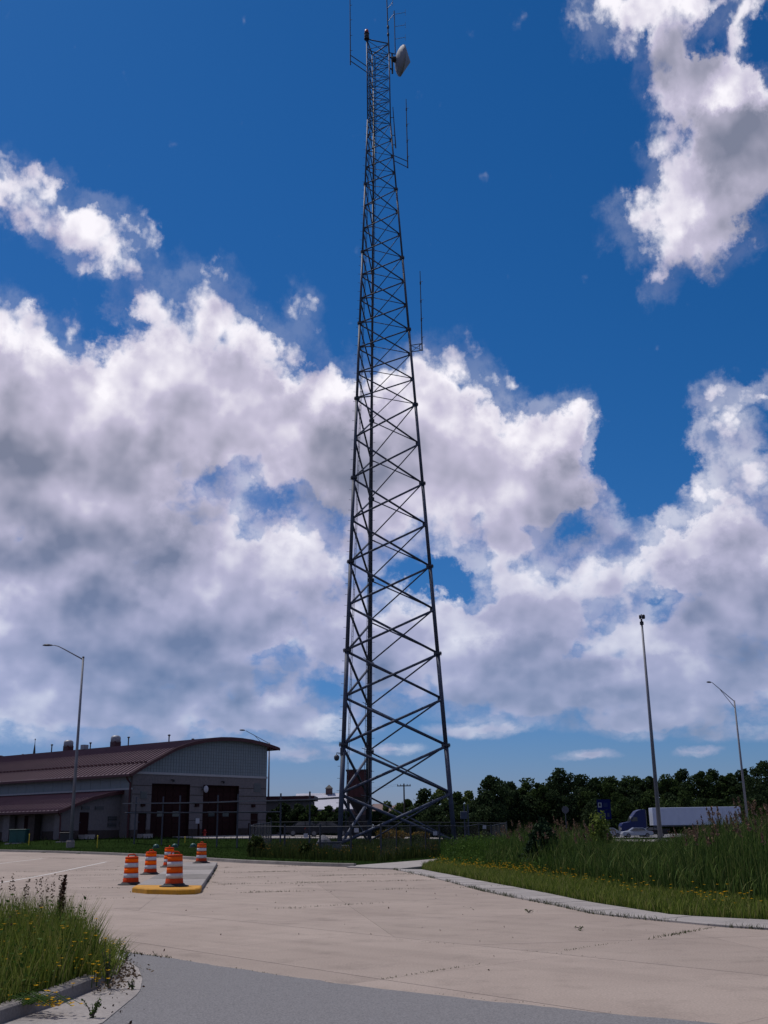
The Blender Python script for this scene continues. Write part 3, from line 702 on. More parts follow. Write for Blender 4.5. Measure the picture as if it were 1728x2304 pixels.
# ------------------------------------------------------------ lattice tower
TCX, TCY, TS0, TS1, TPHI, TZ0, TSEC = -.076, 71.308, 7.611, 1.898, .296, .806, 6.1
TZB = TZ0+9*TSEC; TZT = 63.476
def leg_pt(i, z):
    t = min(1, max(0, (z-TZ0)/(TZB-TZ0))); r = (TS0+(TS1-TS0)*t)/math.sqrt(3)
    a = TPHI+(math.pi*7/6, -math.pi/6, math.pi/2)[i]; return Vector((TCX+r*math.cos(a), TCY+r*math.sin(a), z))
tower = thing('radio_tower', (TCX, TCY, TZ0), 'tall three-legged galvanised steel lattice radio tower inside the fenced compound', 'radio tower')
def leg_rad(z): return .16-.105*min(1, (z-TZ0)/(TZB-TZ0))
levels = [TZ0+TSEC*k for k in range(10)]
for i in range(3):
    for k in range(9):
        MB().tube(leg_pt(i, levels[k]), leg_pt(i, levels[k+1]), leg_rad(levels[k])-.004, leg_rad(levels[k])-.004, 12).build('leg_section', M['galv'], tower, smooth=True)
        if k > 0:
            p = leg_pt(i, levels[k]); r = leg_rad(levels[k])
            mb = MB().lathe([(r*2.0, -.06), (r*2.0, 0.0)], p, 12).lathe([(r*2.0, .012), (r*2.0, .07)], p, 12)
            for b in range(8):
                a = b*math.pi/4; c = p+Vector((math.cos(a)*r*1.65, math.sin(a)*r*1.65, 0)); mb.lathe([(r*.16, -.14), (r*.16, .14)], c, 5)
            mb.build('flange', M['galv_dull'], tower)
    MB().tube(leg_pt(i, levels[9]), leg_pt(i, TZT), .05, .05, 10).build('leg_section', M['galv'], tower, smooth=True)
    p = leg_pt(i, TZ0); gz = zg(p.x, p.y)
    MB().lathe([(.62, gz-.4), (.62, TZ0-.06), (.58, TZ0-.03)], (p.x, p.y, 0), 20).build('concrete_pier', M['kerb'], tower)
    MB().box((p.x, p.y, TZ0), (.6, .6, .07), .3).build('base_plate', M['galv_dull'], tower)
nodes = []
for k in range(5): nodes += [levels[k], levels[k]+TSEC/2]
for k in range(5, 8): nodes += [levels[k]+TSEC*j/3 for j in range(3)]
nodes += [levels[8]+TSEC*j/4 for j in range(4)]
top_n = [levels[9]+(TZT-levels[9])*j/7 for j in range(8)]
def brace(p, q, r, name='brace'):
    d = (q-p).normalized(); MB().tube(p+d*.1, q-d*.1, r, r, 7).build(name, M['galv'], tower, smooth=True)
allz = nodes+top_n
for a, b in zip(allz[:-1], allz[1:]):
    f = (a-TZ0)/(TZT-TZ0); r = .075*(1-f)**.9+.022
    if a >= levels[5]-.01: r = min(r, .052)
    for i, j in ((0, 1), (1, 2), (2, 0)):
        lo, hi = a+.06, b-.06
        out = Vector((0, 0, 0))
        c = (leg_pt(i, a)+leg_pt(j, a))/2-Vector((TCX, TCY, a)); c.z = 0; c.normalize()
        thin = .62 if (i, j) == (1, 2) else 1.0                      # lighter members on the rear right face
        brace(leg_pt(i, lo)+c*r, leg_pt(j, hi)+c*r, r*thin); brace(leg_pt(j, lo)-c*r, leg_pt(i, hi)-c*r, r*thin)
for z in top_n:
    for i, j in ((0, 1), (1, 2), (2, 0)): brace(leg_pt(i, z), leg_pt(j, z), .028 if z < TZT-.1 else .05, 'strut')
# gusset plates where braces meet the legs
for i in range(3):
    for z in nodes[1:]:
        p = leg_pt(i, z); c = Vector((TCX, TCY, z))-p; c.z = 0; c.normalize(); r = leg_rad(z)
        MB().box(p+c*(r+.06), (.16, .02, .3), math.atan2(c.y, c.x)).build('gusset_plate', M['galv_dull'], tower)
# step bolts on two legs
for i in (0, 2):
    mb = MB(); z = TZ0+2.5
    while z < TZB:
        p = leg_pt(i, z); d = Vector((-.95 if i == 0 else .97, -.25, 0)).normalized(); r = leg_rad(z)
        mb.tube(p+d*r*.8, p+d*(r+.16), .012, .012, 5); mb.tube(p+d*(r+.15), p+d*(r+.165), .02, .02, 5); z += .75
    tag(mb.build('step_bolts', M['galv_dull'], tower), kind='stuff')
# ladder up the left face, cable ladder with feed lines beside the rear leg
def lm(z, t, off): p = leg_pt(0, z).lerp(leg_pt(2, z), t); c = Vector((TCX, TCY, z))-p; c.z = 0; return p+c.normalized()*off
def ladder(t, off, w, name, z0, z1, rr=.02):
    mb = MB(); zs = np.linspace(z0, z1, 14)
    dirw = (leg_pt(2, z0)-leg_pt(0, z0)).normalized()
    for s in (-1, 1): mb.path([lm(z, t, off)+dirw*(s*w/2) for z in zs], rr, 6)
    z = z0
    while z < z1: c = lm(z, t, off); mb.tube(c-dirw*w/2, c+dirw*w/2, .011, .011, 5); z += .36
    return mb.build(name, M['galv_dull'], tower)
ladder(.09, .22, .34, 'ladder', TZ0+.3, TZT-2)
ladder(.62, .45, .42, 'cable_ladder', TZ0+2.2, TZT-1)
for k, (t, off, r) in enumerate(((.80, .25, .03), (.84, .28, .045), (.88, .22, .035), (.92, .3, .05), (.78, .4, .022))):
    zs = np.linspace(TZ0+1.5, TZB+4-k*1.2, 16); MB().path([lm(z, t, off) for z in zs], r, 6).build('feed_line', M['dark'], tower, smooth=True)
for k in range(1, 18):
    z = TZ0+k*3.05; MB().tube(lm(z, .5, .32), lm(z, .97, .3), .022, .022, 6).build('cable_bracket', M['galv_dull'], tower)
for i, j in ((0, 1), (1, 2), (2, 0)):
    MB().tube(leg_pt(i, TZT-.9), leg_pt(j, TZT-1.7), .03, .03, 6).build('brace', M['galv'], tower)
# ---- things mounted on the tower
p = leg_pt(0, TZT)
bc = thing('beacon_light', p, 'red obstruction beacon on the top of the left tower leg', 'beacon light')
MB().lathe([(.21, -.05), (.22, 0), (.22, .08), (.2, .1)], p+Vector((0, 0, .03)), 16).build('base', M['dark'], bc)
MB().lathe([(.19, .12), (.2, .3), (.18, .5), (.17, .54)], p, 16).build('lower_lens', M['dark'], bc, smooth=True)
MB().lathe([(.17, .54), (.175, .74), (.13, .9), (.0, .94)], p, 16).build('red_lens', M['red_glass'], bc, smooth=True)
MB().lathe([(.215, .5), (.215, .56)], p, 16).build('collar', M['dark'], bc)
YT = 71.6
def mast(name, pts, label, cat, group=None): return thing(name, pts, label, cat, group)
# left collinear dipole antenna on two stand-off arms
YL = leg_pt(0, 58).y
pA, pB = at(788.5, 146, YL), at(788.5, -60, YL)
an = thing('dipole_antenna', pA, 'vertical pipe antenna on two stand-off arms left of the tower top', 'antenna', 'antennas on the radio tower')
MB().tube(pA, Vector((pA.x, pA.y, pB.z)), .045, .03, 7).build('mast', M['dark'], an)
for py0, py1, pt in ((124, 149.5, 0), (137, 163, 0)):
    q = at(790, py0, YL); l = at(824, py1, YL); MB().tube((pA.x, pA.y, q.z), leg_pt(0, l.z), .035, .035, 6).build('arm', M['galv_dull'], an)
for py in (12, 45, 80, 114):
    q = at(789, py, YL); MB().tube((pA.x, pA.y, q.z), (pA.x+.17, pA.y, q.z+.03), .02, .02, 5).build('clamp', M['dark'], an)
# dipole array on the right leg
YR = leg_pt(1, TZT).y; b0_ = leg_pt(1, TZT-1.0); t0_ = at(869.5, -70, YR)
an = thing('dipole_antenna', b0_, 'tall dipole array with slanting loops rising from the right tower leg', 'antenna', 'antennas on the radio tower')
mp_ = [b0_, Vector((b0_.x-.05, b0_.y, TZT+1.2)), Vector((b0_.x-.14, b0_.y, TZT+6.5))]
MB().path(mp_, [.07, .05, .035], 7).build('mast', M['dark'], an)
for zz in (TZT+.9, TZT+1.65): MB().lathe([(.085, -.12), (.1, 0), (.085, .12)], (b0_.x-.05, b0_.y, zz), 10).build('collar', M['dark'], an)
for px, py, px2, py2 in ((872, 49, 885.5, 33), (870.6, 21, 883.5, 5)):
    a = at(px, py, YR); b = at(px2, py2, YR); el_ = MB().tube(a, b, .022, .022, 5).build('arm', M['dark'], an)
    MB().tube((b.x, b.y, b.z-.38), (b.x, b.y, b.z+.38), .014, .014, 5).build('element', M['dark'], an)
# three-element antenna between the tower and the dish
c0, c1 = at(889.4, 122, YR+.2), at(889.4, 24, YR+.2)
an = thing('dipole_antenna', c0, 'slim mast with three short cross arms above the white dish', 'antenna', 'antennas on the radio tower')
MB().tube(c0, (c0.x, c0.y, c1.z), .04, .03, 7).build('mast', M['dark'], an)
for py in (32, 60, 88):
    q = at(890, py, YR+.2); e = at(912, py-4, YR+.2); MB().tube((c0.x, c0.y, q.z), e, .018, .018, 5).build('arm', M['galv'], an)
    MB().tube((e.x, e.y, e.z-.3), (e.x, e.y, e.z+.3), .012, .012, 5).build('element', M['dark'], an)
q = at(877, 120, YR+.1); MB().tube(leg_pt(1, q.z), c0, .04, .04, 6).build('arm', M['galv_dull'], an)
# shielded microwave dish with radome, facing up right and towards the viewer's side
dc = at(903.5, 136.5, YR+.3)
dish = thing('microwave_dish', dc, 'large white drum microwave dish clamped to the top right leg', 'microwave dish')
axis = Vector((1, .25, 0)).normalized()
def ring(c, ax, r, n=40):
    x = ax.cross(Vector((0, 0, 1))).normalized(); y = x.cross(ax); return [c+(x*math.cos(2*math.pi*k/n)+y*math.sin(2*math.pi*k/n))*r for k in range(n)]
R_ = 1.22
mb = MB(); rows = [ring(dc+axis*d, axis, r) for d, r in ((-.52, .2), (-.48, .45), (-.34, .85), (-.18, 1.1), (-.05, R_))]
for a, b in zip(rows[:-1], rows[1:]): mb.strip(a, b, True)
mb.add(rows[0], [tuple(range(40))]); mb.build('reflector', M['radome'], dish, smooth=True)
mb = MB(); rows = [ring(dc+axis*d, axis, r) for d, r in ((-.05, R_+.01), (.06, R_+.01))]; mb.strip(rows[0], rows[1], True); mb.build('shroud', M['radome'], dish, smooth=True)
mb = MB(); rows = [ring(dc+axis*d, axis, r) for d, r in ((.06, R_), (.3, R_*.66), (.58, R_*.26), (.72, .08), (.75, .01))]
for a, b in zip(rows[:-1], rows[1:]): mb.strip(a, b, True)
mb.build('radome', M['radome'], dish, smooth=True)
MB().tube(dc-axis*.85, dc-axis*.5, .2, .26, 12).build('hub', M['dark'], dish)
hp = dc-axis*.8; MB().tube((hp.x, hp.y, hp.z-1.4), (hp.x, hp.y, hp.z+.5), .075, .075, 10).build('mounting_pipe', M['dark'], dish)
for dz in (-1.0, .1): MB().tube(leg_pt(1, hp.z+dz), (hp.x, hp.y, hp.z+dz), .06, .06, 8).build('bracket', M['dark'], dish)
# lower antennas on the right
def side_whip(py_t, px_t, py_b, px_b, arms, label, truss=False, nsp=0, xleg=1):
    z_b = at(px_b, py_b, 71).z; Yq = leg_pt(1, min(z_b, TZT)).y
    a, b = at(px_b, py_b, Yq), at(px_t, py_t, Yq); an = thing('whip_antenna', a, label, 'antenna', 'antennas on the radio tower')
    MB().tube(a, (a.x, a.y, b.z), .05, .026, 7).build('mast', M['dark'], an)
    for k in range(nsp):
        z = a.z+(b.z-a.z)*(k+.7)/(nsp+.3); MB().tube((a.x, a.y, z), (a.x+.18, a.y, z+.06), .018, .018, 5).build('clamp', M['dark'], an)
        MB().lathe([(.055, -.1), (.055, .1)], (a.x, a.y, z-.1), 8).build('collar', M['dark'], an)
    for (x0, y0, x1, y1) in arms:
        s = at(x1, y1, Yq); l = leg_pt(1, at(x0, y0, Yq).z); MB().tube(l, (a.x, a.y, s.z), .035, .035, 6).build('arm', M['galv_dull'], an)
    if truss:
        (x0, y0, x1, y1), (x2, y2, x3, y3) = arms; l0, l1 = leg_pt(1, at(x0, y0, Yq).z), leg_pt(1, at(x2, y2, Yq).z); s0, s1 = Vector((a.x, a.y, at(x1, y1, Yq).z)), Vector((a.x, a.y, at(x3, y3, Yq).z))
        MB().tube(l0, s1, .022, .022, 6).build('diagonal', M['galv_dull'], an); MB().tube(l1, s0, .022, .022, 6).build('diagonal', M['galv_dull'], an)
        MB().tube(l0.lerp(s0, .8), l1.lerp(s1, .8), .03, .03, 6).build('stay', M['galv_dull'], an)
    return an
side_whip(223, 907, 378, 917.5, ((887, 349, 916, 363), (887, 361, 916, 377)), 'pipe antenna on two drooping arms right of the upper tower', nsp=4)
side_whip(610, 941.5, 789, 950, ((927, 777, 949, 773), (927, 792, 949, 788)), 'thin whip antenna on a small square truss bracket beside the tower', True, 4)
q0_, q1_ = at(886.5, 350, 72), at(886.5, 258, 72)
an = thing('whip_antenna', q0_, 'short dark antenna strapped flat against the right tower leg', 'antenna', 'antennas on the radio tower')
MB().tube((leg_pt(1, q0_.z).x+.25, leg_pt(1, q0_.z).y, q0_.z), (leg_pt(1, q1_.z).x+.22, leg_pt(1, q1_.z).y, q1_.z), .05, .03, 7).build('mast', M['dark'], an)
for z in (q0_.z+.3, q0_.z+1.2, q1_.z-1.0):
    l = leg_pt(1, z); MB().tube(l, (l.x+.25, l.y, z), .03, .03, 6).build('bracket', M['dark'], an)
# dome camera on the left leg
Yc = leg_pt(0, 5).y; zc = at(757, 1699, Yc).z; l = leg_pt(0, zc+.2); a = at(757.5, 1702, Yc-.2)
cam_ = thing('dome_camera', a, 'small dome security camera on an arm of the left tower leg', 'camera')
MB().lathe([(.0, -.28), (.12, -.24), (.17, -.12), (.17, 0), (.12, .06), (.04, .12)], a, 14).build('dome', M['galv_dull'], cam_, smooth=True)
MB().path([(l.x, l.y-.1, a.z+.2), (a.x, a.y, a.z+.22), (a.x, a.y, a.z+.1)], .03, 7).build('arm', M['galv_dull'], cam_)
MB().box((l.x-.08, l.y-.15, a.z+.3), (.2, .2, .5)).build('junction_box', M['galv_dull'], cam_)
# ------------------------------------------------------------ maintenance building
GZ = BC.z
bld = thing('maintenance_building', (BC.x, BC.y, GZ), 'long block building with a curved maroon metal roof and two tall brown garage doors', 'building')
def bp(u, v, z): return BC+FD*u+SD*v+Vector((0, 0, z))
AX = (FD, SD, Vector((0, 0, 1)))
def bbox(mb, u0, u1, v0, v1, z0, z1): return mb.box(bp((u0+u1)/2, (v0+v1)/2, (z0+z1)/2), (u1-u0, v1-v0, z1-z0), ax=AX)
FW, BL = 18.15, 46.0
prof = [(-.7, 5.72), (.1, 6.12), (.76, 6.47), (1.8, 6.97), (2.83, 7.44), (3.8, 7.9), (4.74, 8.32), (6, 8.74), (7.24, 9.06), (9.19, 9.43), (11, 9.64), (12.5, 9.71), (14, 9.71), (15.46, 9.64), (17, 9.48), (18.15, 9.32), (19.6, 9.05)]
def rz_(u):
    for (a, za), (b, zb) in zip(prof[:-1], prof[1:]):
        if a <= u <= b: return za+(zb-za)*(u-a)/(b-a)
    return prof[-1][1]
# facade: masonry with door openings, built of pieces around the openings
doors = [(2.35, 7.2), (9.0, 14.0)]; DH = 4.97; T = .3
mb = MB(); xs_ = [0, .85, 1.9, 2.35, 7.2, 9.0, 14.0, 15.82, 16.95, FW]
for a, b in zip(xs_[:-1], xs_[1:]):
    if (a, b) in doors: z0 = DH
    elif (a, b) == (.85, 1.9): z0 = 2.25
    elif (a, b) == (15.82, 16.95): z0 = 2.25
    else: z0 = 0.75
    bbox(mb, a, b, 0, T, z0, 5.8)
front = mb.build('front_wall', M['block'], bld)
for a, b in ((0, .85), (1.9, 2.35), (7.2, 9.0), (14.0, 15.82), (16.95, FW)): bbox(MB(), a, b, -.02, T, -.6, .75).build('base_course', M['block_dark'], bld)
# recessed mortar lines of the coursed masonry: thin proud bands between
for z in (.75+.8*k for k in range(1, 6)):
    for a, b in ((0, 2.35), (7.2, 9.0), (14.0, FW)):
        if z < 2.3 and (a, b) == (0, 2.35): continue
        bbox(MB(), a+.01, b-.01, -.022, .02, z-.03, z+.03).build('string_course', M['block_dark'], front)
bbox(MB(), -.05, FW+.05, -.07, T, 5.8, 6.02).build('stone_band', M['band'], bld)
# translucent panel wall above, in single panels with a bar grid
npan = 17; pw = FW/npan
panel_rows = (6.02, 6.95, 7.88, 8.81, 9.74)
for k in range(npan):
    u0, u1 = k*pw+.02, (k+1)*pw-.02; poly = [bp(u0, .05, 6.03), bp(u1, .05, 6.03), bp(u1, .05, rz_(u1)-.14), bp((u0+u1)/2, .05, rz_((u0+u1)/2)-.14), bp(u0, .05, rz_(u0)-.14)]
    if rz_(u1)-.14 < 6.2: continue
    if rz_(u0)-.14 < 6.05: poly = [bp(u0, .05, 6.03), bp(u1, .05, 6.03), bp(u1, .05, rz_(u1)-.14), bp(u0, .05, max(6.05, rz_(u0)-.14))]
    pn = MB().prism(poly, SD*.2).build('wall_panel', M['panel'], bld)
    mb = MB(); bbox(mb, u1-.0, u1+.05, .02, .1, 6.03, max(6.1, rz_(u1)-.14)); mb.build('mullion', M['panel'], bld)
    mb = MB(); 
    for i in range(1, 3):
        uu = u0+(u1-u0)*i/3; bbox(mb, uu-.012, uu+.012, .035, .055, 6.05, max(6.08, min(rz_(u0), rz_(u1))-.16))
    z = 6.35
    while z < min(rz_(u0), rz_(u1))-.2: bbox(mb, u0, u1, .04, .055, z-.012, z+.012); z += .32
    mb.build('grid_bars', M['muntin'], pn)
# roof: curved shell with standing ribs
mb = MB(); V0, V1 = -.45, BL
lo = [bp(u, V0, z-.12) for u, z in prof]; hi = [bp(u, V0, z+.03) for u, z in prof]; lo2 = [bp(u, V1, z-.12) for u, z in prof]; hi2 = [bp(u, V1, z+.03) for u, z in prof]
mb.strip(hi, hi2); mb.strip(lo2, lo); mb.strip(lo, hi); mb.strip(hi2, lo2); mb.strip([lo[0], lo2[0]], [hi[0], hi2[0]]); mb.strip([hi[-1], hi2[-1]], [lo[-1], lo2[-1]])
roof = mb.build('roof', M['maroon_roof'], bld, smooth=False)
rib = MB(); pts_ = [bp(u, 0, z+.03) for u, z in prof]
for s in (-.03, .03): pass
mb = MB(); A = [p+SD*-.07 for p in pts_]; B = [p+Vector((0, 0, .11)) for p in pts_]; Cc = [p+SD*.07 for p in pts_]
mb.strip(A, B); mb.strip(B, Cc); rib0 = mb.build('standing_seam', M['maroon_roof'], roof)
v = -.3; first = True
while v < BL:
    o = rib0 if first else copy_part(rib0, roof); first = False
    o.location = SD*v; v += .62
mb = MB(); edge_hi = [bp(u, V0-.06, z+.06) for u, z in prof]; edge_lo = [bp(u, V0-.06, z-.26) for u, z in prof]
eh2 = [p+SD*.055 for p in edge_hi]; el2 = [p+SD*.055 for p in edge_lo]
mb.strip(edge_lo, edge_hi); mb.strip(edge_hi, eh2); mb.strip(el2, edge_lo); mb.strip(eh2, el2); mb.build('fascia', M['maroon'], roof)
mb = MB(); bbox(mb, -.83, -.70, V0, BL, 5.52, 5.72); mb.build('gutter', M['maroon'], roof)
mb = MB(); bbox(mb, 19.6, 19.74, V0, BL, 8.84, 9.06); mb.build('gutter', M['maroon'], roof)
# soffit under the right overhang
MB().prism([bp(18.2, V0+.1, 9.12), bp(19.58, V0+.1, 8.9), bp(18.2, V0+.1, 8.8)], SD*.12).build('soffit_bracket', M['maroon'], roof)
# snow guards: a row of small blocks above the eave
mb = MB(); v = .0
while v < BL: mb.box(bp(1.55, v+.2, rz_(1.55)+.1), (.16, .3, .16), ax=AX); v += .62
tag(mb.build('snow_guards', M['maroon'], roof), kind='stuff')
# garage doors of horizontal sections with a window row
for (a, b) in doors:
    d = MB(); bbox(d, a+.02, b-.02, .34, .38, 0, DH-.02); dr = d.build('garage_door', M['brown_door'], bld)
    ns = 8
    for s in range(ns):
        z0, z1 = DH*s/ns, DH*(s+1)/ns
        for c in range(5):
            u0, u1 = a+(b-a)*c/5, a+(b-a)*(c+1)/5; win = s == 3 and c in (1, 3)
            bbox(MB(), u0+.07, u1-.07, .29 if not win else .31, .345, z0+.06, z1-.06).build('window_pane' if win else 'door_panel', M['glass'] if win else M['brown_door'], dr)
    mb = MB(); bbox(mb, a-.0, a+.06, -.02, .34, 0, DH); bbox(mb, b-.06, b, -.02, .34, 0, DH); bbox(mb, a+.06, b-.06, -.02, .34, DH-.06, DH); mb.build('door_frame', M['brown_door'], dr)
for (a, b, z0) in ((.88, 1.87, .38), (15.85, 16.92, 0.0)):
    mb = MB(); bbox(mb, a, b, .1, .16, z0, 2.23); d = mb.build('door', M['brown_door'], bld)
    bbox(MB(), a+.08, a+.16, .05, .1, z0+1.0, z0+1.1).build('handle', M['galv'], d)
bbox(MB(), .8, 1.95, -.9, .1, -.4, .36).build('door_step', M['walk'], bld)
def louver(u0, u1, z0, z1, n=7, parent=bld):
    mb = MB(); bbox(mb, u0, u1, -.03, .01, z0, z1); f = mb.build('louver', M['louver'], parent)
    for k in range(n):
        z = z0+(z1-z0)*(k+.5)/n; bbox(MB(), u0+.05, u1-.05, -.06, -.03, z-.03, z+.02).build('slat', M['muntin'], f)
louver(.95, 1.8, 3.55, 4.2); louver(16.2, 17.25, 4.4, 5.3)
for u in (4.75, 11.5):
    mb = MB(); bbox(mb, u-.06, u+.06, -.3, 0, 5.3, 5.38); bbox(mb, u-.08, u+.08, -.4, -.24, 5.15, 5.36); mb.build('wall_light', M['dark'], bld)
for u in (1.28, 8.13, 16.1):
    mb = MB(); bbox(mb, u-.22, u+.22, -.2, 0, 2.85, 3.15); mb.build('wall_light', M['brown_door'], bld)
# round convex mirror between the doors
c = bp(9.0, -.35, 4.55); ax = (FD*.15-SD).normalized(); mb = MB(); rows = [ring(c+ax*d, ax, r, 20) for d, r in ((0, .34), (.06, .34), (.12, .2), (.14, .02))]
for a, b in zip(rows[:-1], rows[1:]): mb.strip(a, b, True)
mb.add(rows[0], [tuple(range(20))]); mb.build('round_lamp', M['sign_white'], bld, smooth=True)
MB().tube(bp(8.8, .02, 4.55), bp(8.95, -.33, 4.55), .05, .05, 8).build('lamp_bracket', M['dark'], bld)
# side wall (towards the lot), rear and right walls
mb = MB(); bbox(mb, 0, T, T+.002, BL, -.6, 4.36); mb.build('side_wall', M['block'], bld)
bbox(MB(), -.05, T, .0, BL, 4.36, 4.52).build('stone_band', M['band'], bld)
for k in range(30):
    v0 = .3+k*1.5
    pn = MB(); bbox(pn, .05, .22, v0+.02, v0+1.48, 4.53, 6.0); pn.build('wall_panel', M['panel'], bld)
mb = MB(); bbox(mb, 0.08, .2, .3, BL, 4.53, 6.0); mb.build('panel_frame', M['muntin'], bld)
mb = MB(); bbox(mb, FW-T, FW-.002, T+.002, BL, -.6, 9.2); bbox(mb, .3, FW-T-.01, BL-T, BL-.01, -.6, 9.0); mb.build('rear_wall', M['block'], bld)
mb = MB(); mb.path([bp(-.55, .25, 5.6), bp(-.45, .25, 5.3), bp(-.12, .2, 4.95), bp(-.12, .2, .0)], .09, 8); mb.build('downspout', M['maroon'], bld)
# lean-to along the side
LV0, LV1 = 1.57, 40.0; LU = -6.53
lprof = [(-7.15, 2.42), (-6.5, 2.62), (-5.2, 3.1), (-3.65, 3.6), (-1.8, 4.0), (-.02, 4.24)]
mb = MB(); lo = [bp(u, LV0-.4, z-.1) for u, z in lprof]; hi = [bp(u, LV0-.4, z+.03) for u, z in lprof]; lo2 = [bp(u, LV1, z-.1) for u, z in lprof]; hi2 = [bp(u, LV1, z+.03) for u, z in lprof]
mb.strip(hi, hi2); mb.strip(lo2, lo); mb.strip(lo, hi); mb.strip(hi2, lo2); mb.strip([lo[0], lo2[0]], [hi[0], hi2[0]])
lroof = mb.build('lean_to_roof', M['maroon_roof'], bld)
pts_ = [bp(u, 0, z+.03) for u, z in lprof]; mb = MB(); A = [p-SD*.07 for p in pts_]; B = [p+Vector((0, 0, .1)) for p in pts_]; Cc = [p+SD*.07 for p in pts_]; mb.strip(A, B); mb.strip(B, Cc)
rib1 = mb.build('standing_seam', M['maroon_roof'], lroof); v = LV0-.3; first = True
while v < LV1:
    o = rib1 if first else copy_part(rib1, lroof); first = False; o.location = SD*v; v += .62
mb = MB(); eh = [bp(u, LV0-.46, z+.06) for u, z in lprof]; el_ = [bp(u, LV0-.46, z-.24) for u, z in lprof]; mb.strip(el_, eh); mb.strip(eh, [p+SD*.055 for p in eh]); mb.strip([p+SD*.055 for p in el_], el_); mb.build('fascia', M['maroon'], lroof)
mb = MB(); bbox(mb, -7.27, -7.15, LV0-.4, LV1, 2.24, 2.42); mb.build('gutter', M['maroon'], lroof)
# lean-to end wall around its door
def lz(u):
    for (a, za), (b, zb) in zip(lprof[:-1], lprof[1:]):
        if a <= u <= b: return za+(zb-za)*(u-a)/(b-a)-.11
    return 2.4
us = [LU, -5.6, -4.58, -3.52, -2.0, -1.0, -.02]; mb = MB()
for a, b in zip(us[:-1], us[1:]):
    z0 = 2.33 if (a, b) == (-4.58, -3.52) else .75
    mb.prism([bp(a, LV0, z0), bp(b, LV0, z0), bp(b, LV0, lz(b)), bp(a, LV0, lz(a))], SD*.25)
lend = mb.build('end_wall', M['block'], bld)
for a, b in ((LU, -4.58), (-3.52, -.02)): bbox(MB(), a, b, LV0-.02, LV0+.25, -.6, .75).build('base_course', M['block_dark'], bld)
mb = MB(); bbox(mb, -4.56, -3.54, LV0+.08, LV0+.14, .4, 2.31); d = mb.build('door', M['brown_door'], bld); bbox(MB(), -4.5, -4.42, LV0+.03, LV0+.08, 1.4, 1.5).build('handle', M['galv'], d)
bbox(MB(), -4.6, -3.5, LV0-1.0, LV0+.1, -.4, .38).build('door_step', M['walk'], bld)
for (a, b, z0, z1) in ((-4.45, -3.55, 2.56, 2.86), (-2.95, -1.98, 2.56, 2.86), (-1.4, -.4, 1.55, 1.98), (-1.4, -.4, 1.02, 1.4)):
    mb = MB(); bbox(mb, a, b, LV0-.05, LV0, z0, z1); lv = mb.build('vent', M['dark'], bld)
    for k in range(3): zz = z0+(z1-z0)*(k+.5)/3; bbox(MB(), a+.04, b-.04, LV0-.08, LV0-.05, zz-.03, zz+.02).build('slat', M['louver'], lv)
# lean-to long wall: recessed bays between piers
bbox(MB(), LU+.9, LU+1.1, LV0+.25, LV1, -.6, 2.5).build('bay_wall', M['block'], bld)
v = LV0; k = 0
while v < LV1-4:
    bbox(MB(), LU, LU+.6, v+.002, v+1.0, -.6, 2.45).build('pier', M['block_dark' if k % 2 else 'block'], bld)
    bbox(MB(), LU+.86, LU+.9, v+1.02, v+3.9, -.6, .72).build('base_course', M['block_dark'], bld)
    if k % 3 == 1:
        mb = MB(); bbox(mb, LU+.84, LU+.9, v+1.8, v+2.8, 0, 2.15); mb.build('door', M['brown_door'], bld)
    v += 3.9; k += 1
bbox(MB(), LU-.0, LU+.5, LV0+.26, LV1, 2.2, 2.5).build('lintel', M['block_dark'], bld)
MB().path([bp(-7.0, LV0-.1, 2.3), bp(-6.7, LV0-.1, 2.0), bp(-6.62, LV0-.1, 0)], .07, 7).build('downspout', M['maroon'], bld)
# roof vents and stacks
def on_roof(px, py0, py1, u):
    """a stack on the roof: find its place along the ridge from its picture column"""
    best = min((abs(proj(bp(u, v, rz_(u)))[0]-px), v) for v in np.arange(0, BL, .2)); v = best[1]
    base = bp(u, v, rz_(u)); h1 = at(px, py0, base.y).z; return base, h1
def proj(p):
    d = Vector(p)-Vector((0, 0, EYE)); w = d.dot(_fw); return 864+FPX*d.dot(_rt)/w, 1152-FPX*d.dot(_up)/w
for px, pyt in ((115.7, 1674), (203, 1669.5), (289.5, 1657), (379, 1652), (433.6, 1661), (50.6, 1696)):
    b, h = on_roof(px, pyt, 0, 12.5); st = MB().tube(b-Vector((0, 0, .2)), (b.x, b.y, h-.12), .07, .07, 8).build('vent_stack', M['dark'], bld)
    MB().lathe([(.07, 0), (.15, .04), (.15, .14), (.06, .18)], (b.x, b.y, h-.2), 10).build('rain_cap', M['dark'], st)
for px, pyt in ((153, 1680.5), (260.5, 1661.5)):
    b, h = on_roof(px, pyt, 0, 11.5); H_ = max(1.4, h-b.z); mb = MB().box((b.x, b.y, b.z+H_*.2), (.85, .85, H_*.4+.3), B_TH); cu = mb.build('curb', M['maroon'], bld)
    MB().lathe([(.3, H_*.38), (.5, H_*.44), (.56, H_*.55), (.56, H_*.78), (.5, H_*.9), (.3, H_*.98), (0, H_)], b, 18).build('exhaust_fan', M['fan_metal'], bld, smooth=True)
b, h = on_roof(189.5, 1678, 0, 8.5); MB().tube(b, (b.x, b.y, h), .06, .06, 8).build('vent_stack', M['galv'], bld); MB().box((b.x, b.y, h-.15), (.62, .62, .5), B_TH).build('vent_hood', M['fan_metal'], bld)
b, h = on_roof(77, 1662, 0, 13); MB().lathe([(.18, -.2), (.14, .6), (.04, (h-b.z)*.7), (.03, h-b.z)], b, 10).build('finial', M['dark'], bld); MB().lathe([(.03, -.1), (.09, 0), (.03, .1)], (b.x, b.y, h-.1), 8).build('finial_cap', M['dark'], bld)
